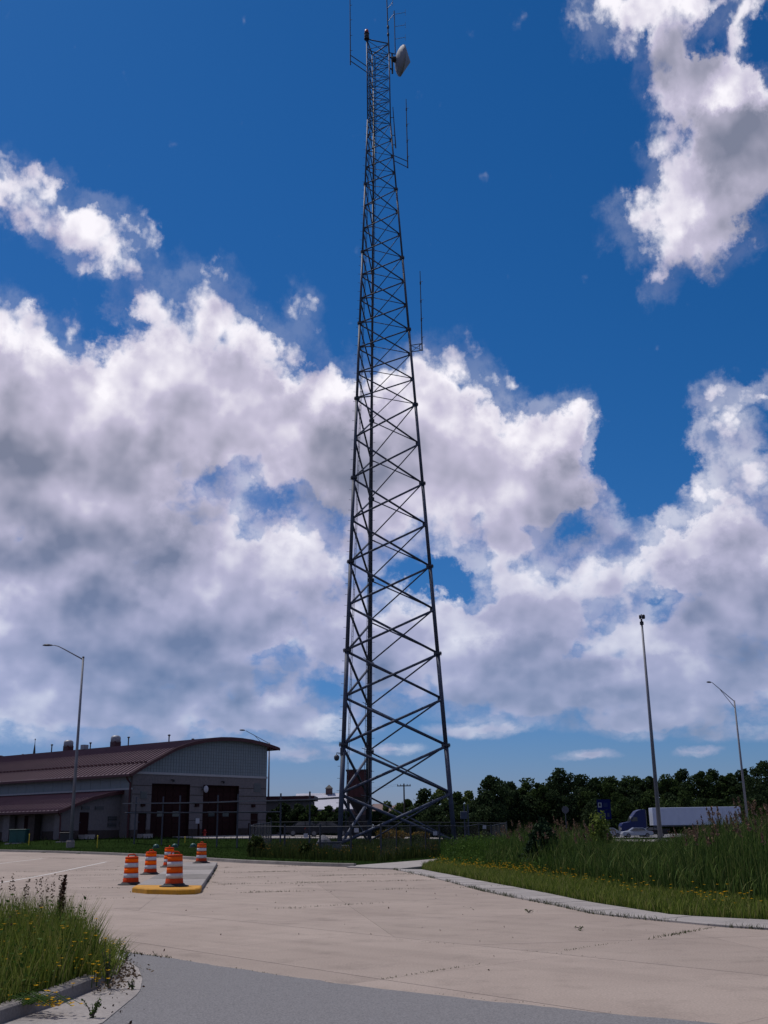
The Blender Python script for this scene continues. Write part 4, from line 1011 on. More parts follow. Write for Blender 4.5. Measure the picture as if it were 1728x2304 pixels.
# low maroon-roofed wing behind the right corner
wq = at(601, 1797, 128); wr = at(700, 1797, 128); gz = zg(wq.x, 128)
wing = thing('low_wing', (wq.x, 128, gz), 'low block wing with a flat maroon roof edge behind the maintenance building', 'building')
MB().box(((wq.x+wr.x)/2-1, 131, (wq.z+gz)/2-.3), (wr.x-wq.x+2, 6, wq.z-gz)).build('wall', M['block'], wing)
MB().box(((wq.x+wr.x)/2-1, 131, wq.z), (wr.x-wq.x+2.8, 6.8, .5)).build('roof', M['maroon'], wing)
# ------------------------------------------------------------ lamps, poles, compound
def taper_pole(name, base, top_z, r0, r1, mat, parent): return MB().tube(base, (base.x, base.y, top_z), r0, r1, 12).build(name, mat, parent, smooth=True)
def lamp_head(p, dirx, parent, L=.75):
    d = Vector(dirx).normalized(); side = Vector((-d.y, d.x, 0)).normalized(); up = Vector((0, 0, 1)); rows = []
    for t, w, h in ((0, .05, .05), (.15, .1, .09), (.45, .17, .13), (.8, .16, .12), (1.0, .06, .06)):
        c = p+d*(t*L); rows.append([c+side*w, c+up*h, c-side*w, c-up*h*.55])
    mb = MB()
    for a, b in zip(rows[:-1], rows[1:]): mb.strip(a, b, True)
    mb.add(rows[0], [(0, 1, 2, 3)]); mb.add(rows[-1], [(0, 1, 2, 3)]); return mb.build('lamp_head', M['galv_dull'], parent, smooth=True)
# lamp on the lawn by the maintenance building
Y1 = 90; b = Vector((lamp_a.x, lamp_a.y, zg(lamp_a.x, lamp_a.y)))
zt1 = at(187, 1479, Y1).z; L1 = thing('street_lamp', b, 'tall grey street lamp with one curved arm on the lawn before the maintenance building', 'street lamp')
taper_pole('pole', b, zt1, .15, .085, M['pole_grey'], L1)
MB().lathe([(.34, -.4), (.34, .5), (.3, .55)], b, 16).build('concrete_base', M['kerb'], L1); MB().box((b.x, b.y, b.z+.6), (.42, .42, .12)).build('base_plate', M['galv_dull'], L1)
MB().lathe([(.1, -.05), (.1, .05), (.0, .1)], (b.x, b.y, zt1), 10).build('cap', M['galv_dull'], L1)
ap_ = [Vector((b.x, b.y, zt1-.2)), at(165, 1472, Y1), at(145, 1461, Y1), at(131, 1454, Y1), at(122, 1451.8, Y1), at(117, 1451.8, Y1)]
MB().path(ap_, [.06, .055, .05, .042, .036, .035], 8).build('arm', M['pole_grey'], L1, smooth=True)
lamp_head(at(118.5, 1452.3, Y1), (-1, 0, .03), L1, .86)
# lamp behind the maintenance building
Y2 = 136; tp = at(606, 1671, Y2); b = Vector((tp.x, Y2, zg(tp.x, Y2)))
L2 = thing('street_lamp', b, 'street lamp with a slanting truss arm rising behind the right end of the maintenance building', 'street lamp')
taper_pole('pole', b, tp.z, .15, .09, M['pole_grey'], L2)
e = at(553, 1644, Y2)
MB().tube((tp.x, Y2, tp.z-.1), e, .045, .035, 7).build('arm', M['pole_grey'], L2); MB().tube((tp.x, Y2, tp.z-1.0), e.lerp(tp, .35), .03, .03, 7).build('arm_stay', M['pole_grey'], L2)
lamp_head(at(551.5, 1643.4, Y2), (-1, 0, .05), L2, .7); MB().lathe([(.4, -.3), (.4, .4)], b, 14).build('concrete_base', M['kerb'], L2)
# lamp by the highway
Y3 = 118; tp = at(1652, 1576, Y3); b = Vector((tp.x, Y3, zg(tp.x, Y3)))
L3 = thing('street_lamp', b, 'street lamp with a two-rod truss arm standing by the white semi trailer', 'street lamp')
taper_pole('pole', b, tp.z, .15, .085, M['pole_grey'], L3)
e = at(1602, 1535.5, Y3); MB().tube((tp.x, Y3, tp.z-.1), e, .05, .035, 7).build('arm', M['pole_grey'], L3); MB().tube((tp.x, Y3, tp.z-.85), e.lerp(tp, .3), .035, .03, 7).build('arm_stay', M['pole_grey'], L3)
lamp_head(at(1601, 1535.5, Y3), (-1, 0, .05), L3, .55); MB().lathe([(.4, -.3), (.4, .4)], b, 14).build('concrete_base', M['kerb'], L3)
# small far lamp behind the roof on the left
Y4 = 175; tp = at(17, 1704, Y4); b = Vector((tp.x, Y4, .8)); L4 = thing('street_lamp', b, 'distant street lamp whose head just shows over the far left roof ridge', 'street lamp')
taper_pole('pole', b, tp.z, .16, .09, M['pole_grey'], L4); MB().tube(tp, at(7, 1701.5, Y4), .05, .04, 7).build('arm', M['pole_grey'], L4); lamp_head(at(7, 1701.5, Y4), (-1, 0, .05), L4, .8)
# camera pole beyond the reeds
Y5 = 106; b = at(1487, 1897, Y5); b.z = zg(b.x, b.y); tz = at(1450, 1400, Y5).z
C5 = thing('camera_pole', b, 'very tall tapered steel pole with a pan-tilt camera on top beyond the reeds', 'camera pole')
MB().path([b, (b.x, b.y, (b.z+tz)/2), (b.x, b.y, tz)], [.22, .16, .105], 14).build('pole', M['pole_grey'], C5, smooth=True)
MB().lathe([(.5, -.3), (.5, .35)], b, 16).build('concrete_base', M['kerb'], C5)
MB().lathe([(.2, -.25), (.2, .05), (.1, .1), (.1, .35)], (b.x, b.y, tz), 12).build('camera_mount', M['dark'], C5)
cc = Vector((b.x+.02, b.y, tz+.62)); MB().lathe([(.0, -.24), (.14, -.2), (.18, -.08), (.18, .12), (.12, .22), (0, .24)], cc+Vector((.2, 0, -.06)), 12).build('camera_head', M['dark'], C5, smooth=True)
MB().lathe([(.0, -.22), (.09, -.2), (.11, .14), (.0, .22)], cc+Vector((-.15, 0, -.06)), 12).build('lamp_housing', M['dark'], C5, smooth=True); MB().box(cc+Vector((0.0, 0, 0)), (.1, .14, .42)).build('yoke', M['sign_white'], C5)
# cable bridge from the building to the tower
br_px = [(307, 92), (367.9, 89), (405.9, 87), (491, 82.5), (536, 80), (632, 75), (697.2, 72.5)]
tops = [1793, 1792, 1789.7, 1788.7, 1786.5, 1785, 1781]; rail1 = [1807.5, 1807, 1806.5, 1805, 1803, 1801, 1799]; rail2 = [1829, 1829, 1828.6, 1828, 1827.5, 1827, 1826]
B0 = at(307, 1807, 92); bridge = thing('cable_bridge', (B0.x, B0.y, zg(B0.x, B0.y)), 'steel cable bridge on thin posts leading from the maintenance building to the tower', 'cable bridge')
r1, r2 = [], []
for (px, Yq), t, a, c in zip(br_px, tops, rail1, rail2):
    q = at(px, t, Yq); g = zg(q.x, Yq); MB().tube((q.x, Yq, g-.2), (q.x, Yq, q.z), .06, .06, 8).build('post', M['galv_dull'], bridge)
    r1.append(Vector((q.x, Yq, at(px, a, Yq).z))); r2.append(Vector((q.x, Yq, at(px, c, Yq).z)))
l0 = leg_pt(0, r1[-1].z-.02); r1 = [at(282, 1808, 94)]+r1+[Vector((l0.x+.3, l0.y+.3, r1[-1].z))]; r2 = [at(282, 1829, 94)]+r2[:6]
for a, c in zip(r1[:-1], r1[1:]):
    d = (c-a).normalized(); n = Vector((-d.y, d.x, 0)).normalized()
    MB().box((a+c)/2, ((c-a).length-.01, .5, .09), ax=(d, n, n.cross(d)*-1 if n.cross(d).z < 0 else d.cross(n))).build('bridge_deck', M['galv_dull'], bridge)
for a, c in zip(r2[:-1], r2[1:]): MB().tube(a, c, .05, .05, 7).build('cable', M['dark'], bridge)
# chain-link fence of the compound
bf = FENCE[0]; back = [at(640, 1890, 90), at(1000, 1888, 90)]
fence_line = FENCE+[Vector((9.5, 88, .55)), Vector((-9.5, 88, .75)), Vector((FENCE[0].x, FENCE[0].y, 0))]
fence = thing('chain_link_fence', (FENCE[4].x, FENCE[4].y, zg(FENCE[4].x, FENCE[4].y)), 'galvanised chain-link fence around the radio tower compound', 'fence')
FH = 1.72; wires = MB(); posts = []
def fence_run(a, b, panels, first):
    pts = [a.lerp(b, k/panels) for k in range(panels+1)]
    pts = [Vector((p.x, p.y, zg(p.x, p.y))) for p in pts]
    for k, p in enumerate(pts[:-1]):
        MB().tube((p.x, p.y, p.z-.2), (p.x, p.y, p.z+FH+(.1 if k == 0 else .02)), .055 if k == 0 else .035, None, 8).build('post', M['fence_steel'], fence)
        q = pts[k+1]; MB().tube(p+Vector((0, 0, FH-.03)), q+Vector((0, 0, FH-.03)), .024, .024, 6).build('top_rail', M['fence_steel'], fence)
        L = (q-p).length; n = int(L/.14)
        for i in range(n):
            for s in (1, -1):
                t0 = i/n; t1 = t0+s*(FH-.1)/L*.6
                if not 0 <= t1 <= 1: 
                    tc_ = min(1, max(0, t1)); f = (tc_-t0)/(t1-t0)
                else: tc_, f = t1, 1
                wires.tube(p.lerp(q, t0)+Vector((0, 0, .05)), p.lerp(q, tc_)+Vector((0, 0, .05+(FH-.1)*f)), 0.0022, 0.0022, 3, False)
for k in range(len(fence_line)-1):
    a, b = fence_line[k], fence_line[k+1]; fence_run(a, b, max(1, round((b-a).length/3.2)), k == 0)
tag(wires.build('wire_mesh', M['fence_steel'], fence), kind='stuff')
for px, py, Yq, lab in ((688, 1880, 61.2, 'small white notice on the fence left of the tower'), (979, 1875, 64.6, 'small pale notice on the fence right of the tower'), (1090, 1861, 73, 'small grey notice near the right fence corner'), (802, 1868, 57.5, 'small white notice on the fence before the rear tower leg')):
    p = at(px, py, Yq-.15); s = MB().box(p, (.24, .012, .22)).build('fence_sign', M['sign_white']); tag(s, lab, 'sign')
# boulder and equipment by the tower
p = at(729, 1898, 68); p.z = zg(p.x, p.y)
bm = bmesh.new(); bmesh.ops.create_icosphere(bm, subdivisions=3, radius=.5)
for v in bm.verts: v.co = Vector((v.co.x*1.0, v.co.y*.9, v.co.z*1.15+.32))*(1+.07*math.sin(v.co.x*7+v.co.z*5)+.05*math.sin(v.co.y*9))
me = bpy.data.meshes.new('boulder'); bm.to_mesh(me); bm.free(); me.materials.append(M['boulder']); o = bpy.data.objects.new('boulder', me); COL.objects.link(o); o.location = p; tag(o, 'rounded grey boulder beside the left tower leg', 'boulder')
pc = at(742, 1925, 62); gz_ = zg(pc.x, pc.y); cbx = thing('equipment_cabinet', (pc.x, pc.y, gz_), 'low grey equipment cabinet inside the fence before the left tower leg', 'cabinet')
MB().box((pc.x, pc.y, gz_+.4), (1.3, .8, .75)).build('body', M['louver'], cbx, bevel=.02); MB().box((pc.x, pc.y, gz_+.81), (1.4, .9, .06)).build('lid', M['galv_dull'], cbx)
# twin posts with a meter box
ups = at(1044, 1888, 82); g = zg(ups.x, 82); mt = thing('meter_post', (ups.x, 82, g), 'two thin steel posts carrying a grey meter box right of the tower', 'utility box')
for px in (1044, 1052.4): q = at(px, 1809.5, 82); MB().tube((q.x, 82, g-.1), (q.x, 82, q.z), .045, .045, 8).build('post', M['galv'], mt)
q = at(1043.5, 1834.5, 81.9); MB().box((q.x, 81.85, q.z), (.5, .22, .55)).build('meter_box', M['galv'], mt, bevel=.02)
# lawn items
for px, py, Yq, h, lab in ((64, 1907, 93, .9, 'thin yellow marker post on the lawn beside the green utility box'), (218, 1912, 87, .95, 'thin yellow marker post on the lawn right of the street lamp'), (416, 1894, 92, .5, 'short yellow marker post on the lawn before the left garage door')):
    p = at(px, py, Yq); p.z = zg(p.x, p.y); s = thing('marker_post', p, lab, 'marker post'); MB().tube(p, p+Vector((0, 0, h)), .035, .035, 6).build('post', M['stake'], s); MB().lathe([(.05, h-.1), (.05, h), (.02, h+.03)], p, 8).build('cap', M['stake'], s)
def ubox(px0, px1, py0, py1, Yq, mat, name, lab, cat):
    a, b = at(px0, py1, Yq), at(px1, py1, Yq); g = zg((a.x+b.x)/2, Yq); h = at(px0, py0, Yq).z-g
    t = thing(name, ((a.x+b.x)/2, Yq, g), lab, cat); w = b.x-a.x
    MB().box(((a.x+b.x)/2, Yq+.5, g+h*.46), (w, 1.0, h*.9)).build('body', mat, t, bevel=.03); MB().box(((a.x+b.x)/2, Yq+.5, g+h*.95), (w+.1, 1.1, h*.1)).build('lid', mat, t, bevel=.02)
    for s in (-.24, .24): MB().box(((a.x+b.x)/2+s*w, Yq-.012, g+h*.45), (w*.42, .02, h*.7)).build('door', mat, t)
    MB().box(((a.x+b.x)/2, Yq+.5, g-.02), (w+.5, 1.5, .14)).build('pad', M['walk'], t)
ubox(20, 56, 1866, 1891, 95.5, M['green_box'], 'transformer_box', 'teal green transformer box on the lawn left of the street lamp', 'utility box')
ubox(134, 157, 1873, 1891, 94.5, M['dark'], 'dark_utility_box', 'dark utility box right behind the street lamp base', 'utility box')
for px, lab in ((351, 'dark green domed lid in the lawn behind the middle drum'), (393, 'dark green domed lid in the lawn behind the hidden drum'), (434.6, 'pale green domed lid in the lawn before the far drum')):
    p = at(px, 1911, 84); p.z = zg(p.x, p.y); t = thing('domed_lid', p, lab, 'manhole lid'); MB().lathe([(.24, -.05), (.24, .12), (.2, .22), (.1, .28), (0, .3)], p, 14).build('lid', M['green_box'], t, smooth=True); MB().lathe([(.3, -.05), (.3, .03)], p, 14).build('rim', M['kerb'], t)
p = at(443, 1887, 99); p.z = zg(p.x, p.y)
for px, lab in ((433, 'brown steel bollard left of the right garage door'), (542.5, 'brown steel bollard right of the right garage door')):
    u = 7.6 if px < 500 else 14.6; q = bp(u, -1.0, 0); q.z = zg(q.x, q.y); t = thing('bollard', q, lab, 'bollard'); MB().lathe([(.1, -.1), (.1, 1.15), (.07, 1.24), (0, 1.26)], q, 12).build('post', M['brown_door'], t, smooth=True)
q = bp(8.15, -1.3, 0); q.z = zg(q.x, q.y); t = thing('fire_hydrant', q, 'small red fire hydrant standing between the two garage doors', 'fire hydrant')
MB().lathe([(.17, 0), (.17, .05), (.11, .08), (.11, .5), (.14, .52), (.14, .56), (.1, .66), (.03, .72)], q, 12).build('barrel', M['red_glass'], t, smooth=True)
for s in (-1, 1): MB().tube(q+Vector((s*.08, 0, .4)), q+Vector((s*.2, 0, .4)), .05, .05, 8).build('outlet', M['red_glass'], t)
q = bp(8.3, -.06, 1.5); t = MB().box(q, (.5, .03, .5), ax=AX).build('wall_notice', M['sign_white']); tag(t, 'small pale notice board on the wall between the garage doors', 'sign')
# ------------------------------------------------------------ far structures
Yb = 210; ra, rb = at(664, 1783.5, Yb), at(829, 1787, Yb); ea = at(664, 1822, Yb)
barn = thing('barn', (ra.x, Yb, 0.5), 'barn with a broad pale metal roof and small cupola behind the trees', 'barn')
eave = ea.z; rl = rb.x-ra.x
mb = MB(); prf = [(-6, eave), (-2.6, ra.z-1.2), (0, ra.z), (2.6, ra.z-1.2), (6, eave)]
Ra = [Vector((ra.x-.3, Yb+6+y, z)) for y, z in prf]; Rb = [Vector((rb.x, Yb+6+y, z)) for y, z in prf]
mb.strip(Ra, Rb); mb.strip([p-Vector((0, 0, .2)) for p in Rb], [p-Vector((0, 0, .2)) for p in Ra]); mb.strip(Ra, [p-Vector((0, 0, .2)) for p in Ra]); mb.build('roof', M['barn_roof'], barn)
MB().prism([Vector((ra.x, Yb+6+y, z-.22)) for y, z in prf]+[Vector((ra.x, Yb+12, 0)), Vector((ra.x, Yb, 0))], (rl-.3, 0, 0)).build('wall', M['barn_wall'], barn)
cq = at(740.5, 1786, Yb+6); mb = MB().box((cq.x, Yb+6, ra.z+.3), (1.3, 1.3, 1.2)); cup = mb.build('cupola', M['barn_wall'], barn); MB().lathe([(1.15, 0), (.1, .7), (0, .75)], (cq.x, Yb+6, ra.z+.9), 4, math.pi/4).build('cupola_roof', M['dark'], cup)
# dark red bin on legs
Yh = 122; a, b = at(780, 1734, Yh), at(834.5, 1734, Yh); lo = at(806, 1793, Yh).z; g = zg((a.x+b.x)/2, Yh); w = b.x-a.x; cx = (a.x+b.x)/2
binn = thing('storage_bin', (cx, Yh+1.4, g), 'dark red steel storage bin raised on a dark frame behind the tower', 'storage bin')
MB().box((cx, Yh+1.4, (a.z+lo)/2), (w, 2.8, a.z-lo)).build('hopper_box', M['red_bin'], binn)
for k in range(5): MB().box((a.x+w*(k+.5)/5, Yh-.04, (a.z+lo)/2), (.09, .06, a.z-lo-.02)).build('rib', M['red_bin'], binn)
MB().box((cx, Yh+1.4, a.z+.05), (w+.2, 3.0, .14)).build('rim', M['rust'], binn)
mb = MB(); top_ = [(cx-w/2, Yh, lo), (cx+w/2, Yh, lo), (cx+w/2, Yh+2.8, lo), (cx-w/2, Yh+2.8, lo)]; bot_ = [(cx-.4, Yh+1, lo-1.8), (cx+.4, Yh+1, lo-1.8), (cx+.4, Yh+1.8, lo-1.8), (cx-.4, Yh+1.8, lo-1.8)]
mb.strip([Vector(p) for p in top_], [Vector(p) for p in bot_], True); mb.build('hopper_cone', M['rust'], binn)
for sx in (-1, 1):
    for sy in (0, 2.8): MB().box((cx+sx*(w/2-.12), Yh+sy, (lo+g)/2), (.24, .24, lo-g)).build('leg', M['rust'], binn)
    MB().tube((cx+sx*(w/2-.12), Yh, g+.3), (cx-sx*(w/2-.12), Yh, lo-.2), .07, .07, 6).build('cross_brace', M['rust'], binn)
MB().box((cx, Yh+1.4, g+1.2), (w-.4, 2.2, 2.4)).build('motor_housing', M['rust'], binn)
# pinkish houses and a utility pole
for px0, px1, pyt, pyb, Yq, lab in ((838, 868, 1808, 1830, 240, 'small pinkish house with a low gable roof behind the tower'), (868, 897, 1812, 1832, 250, 'second pinkish house roof next to the utility pole')):
    a, b = at(px0, pyb, Yq), at(px1, pyb, Yq); zr = at(px0, pyt, Yq).z; ze = zr-1.6; h = thing('house', ((a.x+b.x)/2, Yq, .2), lab, 'house')
    MB().box(((a.x+b.x)/2, Yq+3, ze/2), (b.x-a.x-.4, 6, ze)).build('wall', M['pink'], h)
    mb = MB(); R0 = [Vector((a.x, Yq+3+y, z)) for y, z in ((-3.4, ze), (0, zr), (3.4, ze))]; R1 = [Vector((b.x, p.y, p.z)) for p in R0]; mb.strip(R0, R1); mb.add(R0, [(0, 1, 2)]); mb.add(R1, [(0, 1, 2)]); mb.build('roof', M['pink'], h)
    for k in range(2): MB().box((a.x+(b.x-a.x)*(.3+.4*k), Yq-.02, ze*.6), (.8, .06, 1.0)).build('window', M['glass'], h)
Yp = 165; tp = at(908.7, 1763, Yp); up = thing('utility_pole', (tp.x, Yp, zg(tp.x, Yp)), 'thin wooden utility pole with one crossarm seen through the tower', 'utility pole')
MB().tube((tp.x, Yp, 0), (tp.x, Yp, tp.z), .16, .11, 8).build('pole', M['wood'], up); MB().box((tp.x, Yp-.12, tp.z-.35), (2.1, .1, .14)).build('crossarm', M['wood'], up)
for s in (-.95, -.5, .5, .95): MB().lathe([(.05, 0), (.06, .12), (.03, .2)], (tp.x+s, Yp-.12, tp.z-.28), 6).build('insulator', M['galv_dull'], up)
for s, dz in ((-.95, 0), (.95, 0)):
    pts = [Vector((tp.x+s-40*t, Yp+18*t, tp.z-.1-2.2*math.sin(math.pi*t)*.6)) for t in np.linspace(0, 1, 12)]; MB().path(pts, .012, 4).build('wire', M['dark'], up)
# blue service sign by the highway
Ys = 150; a, b = at(1342.5, 1799, Ys), at(1376, 1843, Ys); g = zg(a.x, Ys); sg = thing('highway_sign', ((a.x+b.x)/2, Ys, g), 'tall blue highway service sign with small logo squares beside the road', 'sign')
pw_, ph_ = b.x-a.x, a.z-b.z
for z0, z1 in ((b.z, b.z+ph_*.46), (b.z+ph_*.48, a.z)): MB().box(((a.x+b.x)/2, Ys, (z0+z1)/2), (pw_, .06, z1-z0)).build('sign_panel', M['blue_sign'], sg)
MB().box((a.x+pw_*.2, Ys-.04, a.z-ph_*.28), (pw_*.26, .02, ph_*.24)).build('logo', M['sign_white'], sg); MB().box((a.x+pw_*.2, Ys-.056, a.z-ph_*.27), (pw_*.14, .012, ph_*.16)).build('logo_figure', M['dark'], sg)
MB().box((a.x+pw_*.62, Ys-.04, a.z-ph_*.28), (pw_*.3, .02, ph_*.2)).build('logo', M['blue'], sg)
for k, f in enumerate((.22, .5, .78)): MB().box((a.x+pw_*f, Ys-.04, b.z+ph_*.22), (pw_*.17, .02, ph_*.2)).build('logo', (M['galv_dull'], M['louver'], M['galv_dull'])[k], sg)
for f in (.25, .75): MB().box((a.x+pw_*f, Ys+.08, (g+a.z)/2), (.12, .1, a.z-g)).build('post', M['galv_dull'], sg)
# octagonal sign seen from behind
Yq = 112; c = at(1272, 1822, Yq); g = zg(c.x, Yq); s = thing('road_sign', (c.x, Yq, g), 'octagonal road sign seen from behind on a thin post above the reeds', 'sign')
MB().prism([Vector((c.x+.38*math.cos(math.pi/8+k*math.pi/4), Yq, c.z+.38*math.sin(math.pi/8+k*math.pi/4))) for k in range(8)], (0, .02, 0)).build('sign_plate', M['galv_dull'], s); MB().box((c.x, Yq+.05, (c.z+g)/2+.1), (.07, .05, c.z-g+.5)).build('post', M['galv_dull'], s)
# ------------------------------------------------------------ vehicles
def car(name, loc, rz, paint, label, group=None):
    t = thing(name, loc, label, 'car', group, rz); W = .86
    side = [(-2.2, .35), (-2.25, .7), (-2.1, .9), (-1.45, .98), (-.85, 1.4), (.45, 1.43), (1.15, 1.0), (2.05, .86), (2.25, .6), (2.2, .33)]
    def sw(pts, w0, w1):
        mb = MB(); n = len(pts); A = [(x, -(w0 if z < 1 else w1), z) for x, z in pts]; B = [(x, (w0 if z < 1 else w1), z) for x, z in pts]
        mb.strip([Vector(p) for p in A], [Vector(p) for p in B], True); mb.add(A, [tuple(range(n))]); mb.add(B, [tuple(reversed(range(n)))]); return mb
    sw(side, W, W*.8).build('body', paint, t, local=True)
    for s in (-1, 1):
        for pts in ([(-1.2, 1.0), (-.85, 1.32), (-.2, 1.35), (-.2, 1.0)], [(-.12, 1.0), (-.12, 1.35), (.42, 1.35), (.98, 1.0)]):
            y0 = s*W*.97; poly = [Vector((x, s*(W*.93 if z > 1.1 else W*1.0)+s*.006, z)) for x, z in pts]; MB().prism(poly, (0, s*.012, 0)).build('window', M['glass'], t, local=True)
        MB().box((2.17, s*.6, .72), (.14, .34, .14)).build('headlight', M['sign_white'], t, local=True); MB().box((-2.2, s*.62, .78), (.1, .3, .16)).build('tail_light', M['red_glass'], t, local=True)
        for x in (-1.35, 1.4):
            w = MB(); rows = [[Vector((x+r*math.cos(k*math.pi/8), s*(W-.02)+s*d, .32+r*math.sin(k*math.pi/8))) for k in range(16)] for r, d in ((.32, -.2), (.32, .03), (.2, .035))]
            w.strip(rows[0], rows[1], True); w.strip(rows[1], rows[2], True); wh = w.build('tyre', M['black'], t, local=True)
            MB().add([(p.x, p.y, p.z) for p in rows[2]], [tuple(range(16))]).build('rim', M['chrome'], wh, local=True)
    for pts in ([(1.12, 1.02), (.47, 1.41)], [(-1.43, 1.0), (-.87, 1.385)]):
        (x0, z0), (x1, z1) = pts; dn = Vector((z1-z0, 0, x0-x1)).normalized()*.012
        if dn.z < 0: dn = -dn
        poly = [Vector((x0, -W*.76, z0)), Vector((x0, W*.76, z0)), Vector((x1, W*.7, z1)), Vector((x1, -W*.7, z1))]; MB().prism([p+dn for p in poly], dn).build('windscreen', M['glass'], t, local=True)
    return t
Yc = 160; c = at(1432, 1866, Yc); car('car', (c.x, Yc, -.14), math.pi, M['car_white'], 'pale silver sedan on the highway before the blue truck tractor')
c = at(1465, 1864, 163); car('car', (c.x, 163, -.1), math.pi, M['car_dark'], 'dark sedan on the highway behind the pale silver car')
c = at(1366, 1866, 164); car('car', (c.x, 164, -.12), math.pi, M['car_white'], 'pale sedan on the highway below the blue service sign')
c = at(690, 1870, 108); car('car', (c.x, 108, zg(c.x, 108)+.1), .1, M['car_dark'], 'dark car parked on the drive behind the left part of the compound fence')
c = at(737, 1870, 107.2); car('car', (c.x, 107.2, zg(c.x, 107.2)+.1), .1, M['car_dark'], 'dark car parked on the drive just left of the tower')
# semi truck heading left
Yt = 174; x0 = at(1470, 1850, Yt).x; x1 = at(1669, 1850, Yt).x; gt = .0
tr = thing('semi_truck', (x0, Yt, gt), 'blue semi truck with a long white box trailer on the highway', 'truck')
zt_ = at(1500, 1817, Yt).z; zb_ = at(1500, 1857, Yt).z
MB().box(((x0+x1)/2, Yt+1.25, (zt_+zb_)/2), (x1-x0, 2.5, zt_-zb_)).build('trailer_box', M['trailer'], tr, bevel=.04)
for k in range(12): xx = x0+(x1-x0)*(k+.5)/12; MB().box((xx, Yt-.012, (zt_+zb_)/2), (.04, .024, zt_-zb_-.2)).build('side_post', M['trailer'], tr)
MB().box(((x0+x1)/2, Yt+.02, zb_-.1), (x1-x0, .1, .16)).build('bottom_rail', M['galv_dull'], tr)
def wheel(x, parent):
    w = MB(); rows = [[Vector((x+r*math.cos(k*math.pi/9), Yt+d, gt+.52+r*math.sin(k*math.pi/9))) for k in range(18)] for r, d in ((.52, .35), (.52, 0.05), (.3, .04))]
    w.strip(rows[0], rows[1], True); w.strip(rows[1], rows[2], True); wh = w.build('tyre', M['black'], parent); MB().add([tuple(p) for p in rows[2]], [tuple(range(18))]).build('rim', M['chrome'], wh)
for x in (x1-2.2, x1-3.5, x0+.9, x0-.4, x0-4.0): wheel(x, tr)
cabp = [(-5.1, .6), (-5.15, 1.5), (-4.9, 1.95), (-3.7, 2.15), (-3.25, 2.95), (-2.6, 3.75), (-1.9, 4.0), (-1.15, 4.0), (-1.15, .8)]
MB().prism([Vector((x0+x, Yt+.05, gt+z)) for x, z in cabp], (0, 2.3, 0)).build('cab', M['blue'], tr, bevel=.05)
MB().prism([Vector((x0+x, Yt+.02, gt+z)) for x, z in ((-3.45, 2.2), (-3.1, 2.85), (-2.5, 2.85), (-2.5, 2.2))], (0, .03, 0)).build('window', M['glass'], tr)
MB().prism([Vector((x0+x, Yt+.3, gt+z)) for x, z in ((-3.76, 2.2), (-3.3, 2.95), (-3.27, 2.93), (-3.73, 2.18))], (0, 1.8, 0)).build('windscreen', M['glass'], tr)
MB().box((x0-5.15, Yt+1.2, gt+1.05), (.1, 1.2, .8)).build('grille', M['chrome'], tr); MB().box((x0-5.12, Yt+.25, gt+1.1), (.14, .3, .25)).build('headlight', M['sign_white'], tr)
MB().box((x0-3.5, Yt-.12, gt+2.5), (.1, .2, .5)).build('mirror', M['dark'], tr); MB().tube((x0-1.05, Yt+.2, gt+1.0), (x0-1.05, Yt+.2, gt+3.9), .08, .08, 8).build('exhaust_stack', M['chrome'], tr)
MB().box((x0+.2, Yt+1.2, gt+.85), (5.0, 1.0, .3)).build('chassis', M['dark'], tr); MB().tube((x0-2.2, Yt+.1, gt+.75), (x0-1.2, Yt+.1, gt+.75), .32, .32, 12).build('fuel_tank', M['chrome'], tr)
# ------------------------------------------------------------ trees
def tree(px, topy, Y, wpx, mat, label, group, nleaf=1500, lobes=13, leaf=.5, name='leafy_tree', low=.1):
    b = at(px, topy, Y); g = zg(b.x, Y) if Y < 200 else 0.0; Ht = b.z-g; R = wpx*1.3*Y/2457.0
    t = thing(name, (b.x, Y, g), label, 'tree' if name.endswith('tree') else 'shrub', group)
    mb = MB(); mb.path([(b.x, Y, g-.2), (b.x+.1, Y, g+Ht*.3), (b.x, Y+.1, g+Ht*.75)], [max(.08, Ht*.022), max(.06, Ht*.016), .04], 7)
    for k in range(5):
        a = k*1.3+px; z = g+Ht*(.28+.09*k); mb.tube((b.x, Y, z), (b.x+math.cos(a)*R*.6, Y+math.sin(a)*R*.6, z+Ht*.16), max(.03, Ht*.008), .02, 5)
    mb.build('trunk', M['bark'], t)
    C = []; per = nleaf//lobes
    for k in range(lobes):
        f = (k+.5)/lobes; zz = g+Ht*(low+(.93-low)*f**.85); prof_ = math.sin(math.pi*min(1, (.18+.82*f)*.9))**.6
        a = k*2.399+px; rr = R*prof_*random.uniform(.3, .95)*(1 if k < lobes-2 else .25); c = np.array([b.x+math.cos(a)*rr, Y+math.sin(a)*rr, zz]); lr = R*random.uniform(.22, .5)*(.7 if k > lobes-5 else 1)
        d = rng.normal(size=(per, 3)); d /= np.linalg.norm(d, axis=1)[:, None]; rad = lr*(.55+.5*rng.random(per)**.5)*(1+.25*np.sin(d[:, :1].ravel()*9+k)*np.cos(d[:, 2]*8))
        q = c+d*rad[:, None]*np.array([1, 1, .82]); C.append(q)
    C = np.concatenate(C); C[:, 2] = np.clip(C[:, 2], g+Ht*low*.4, g+Ht)
    V, T, R_ = leaves(C, leaf*rng.uniform(.6, 1.3, len(C)))
    fast_mesh('crown', V, T, mat, R_, t); return t
gW, gM = 'trees of the wood behind the highway', 'trees behind the tower compound'
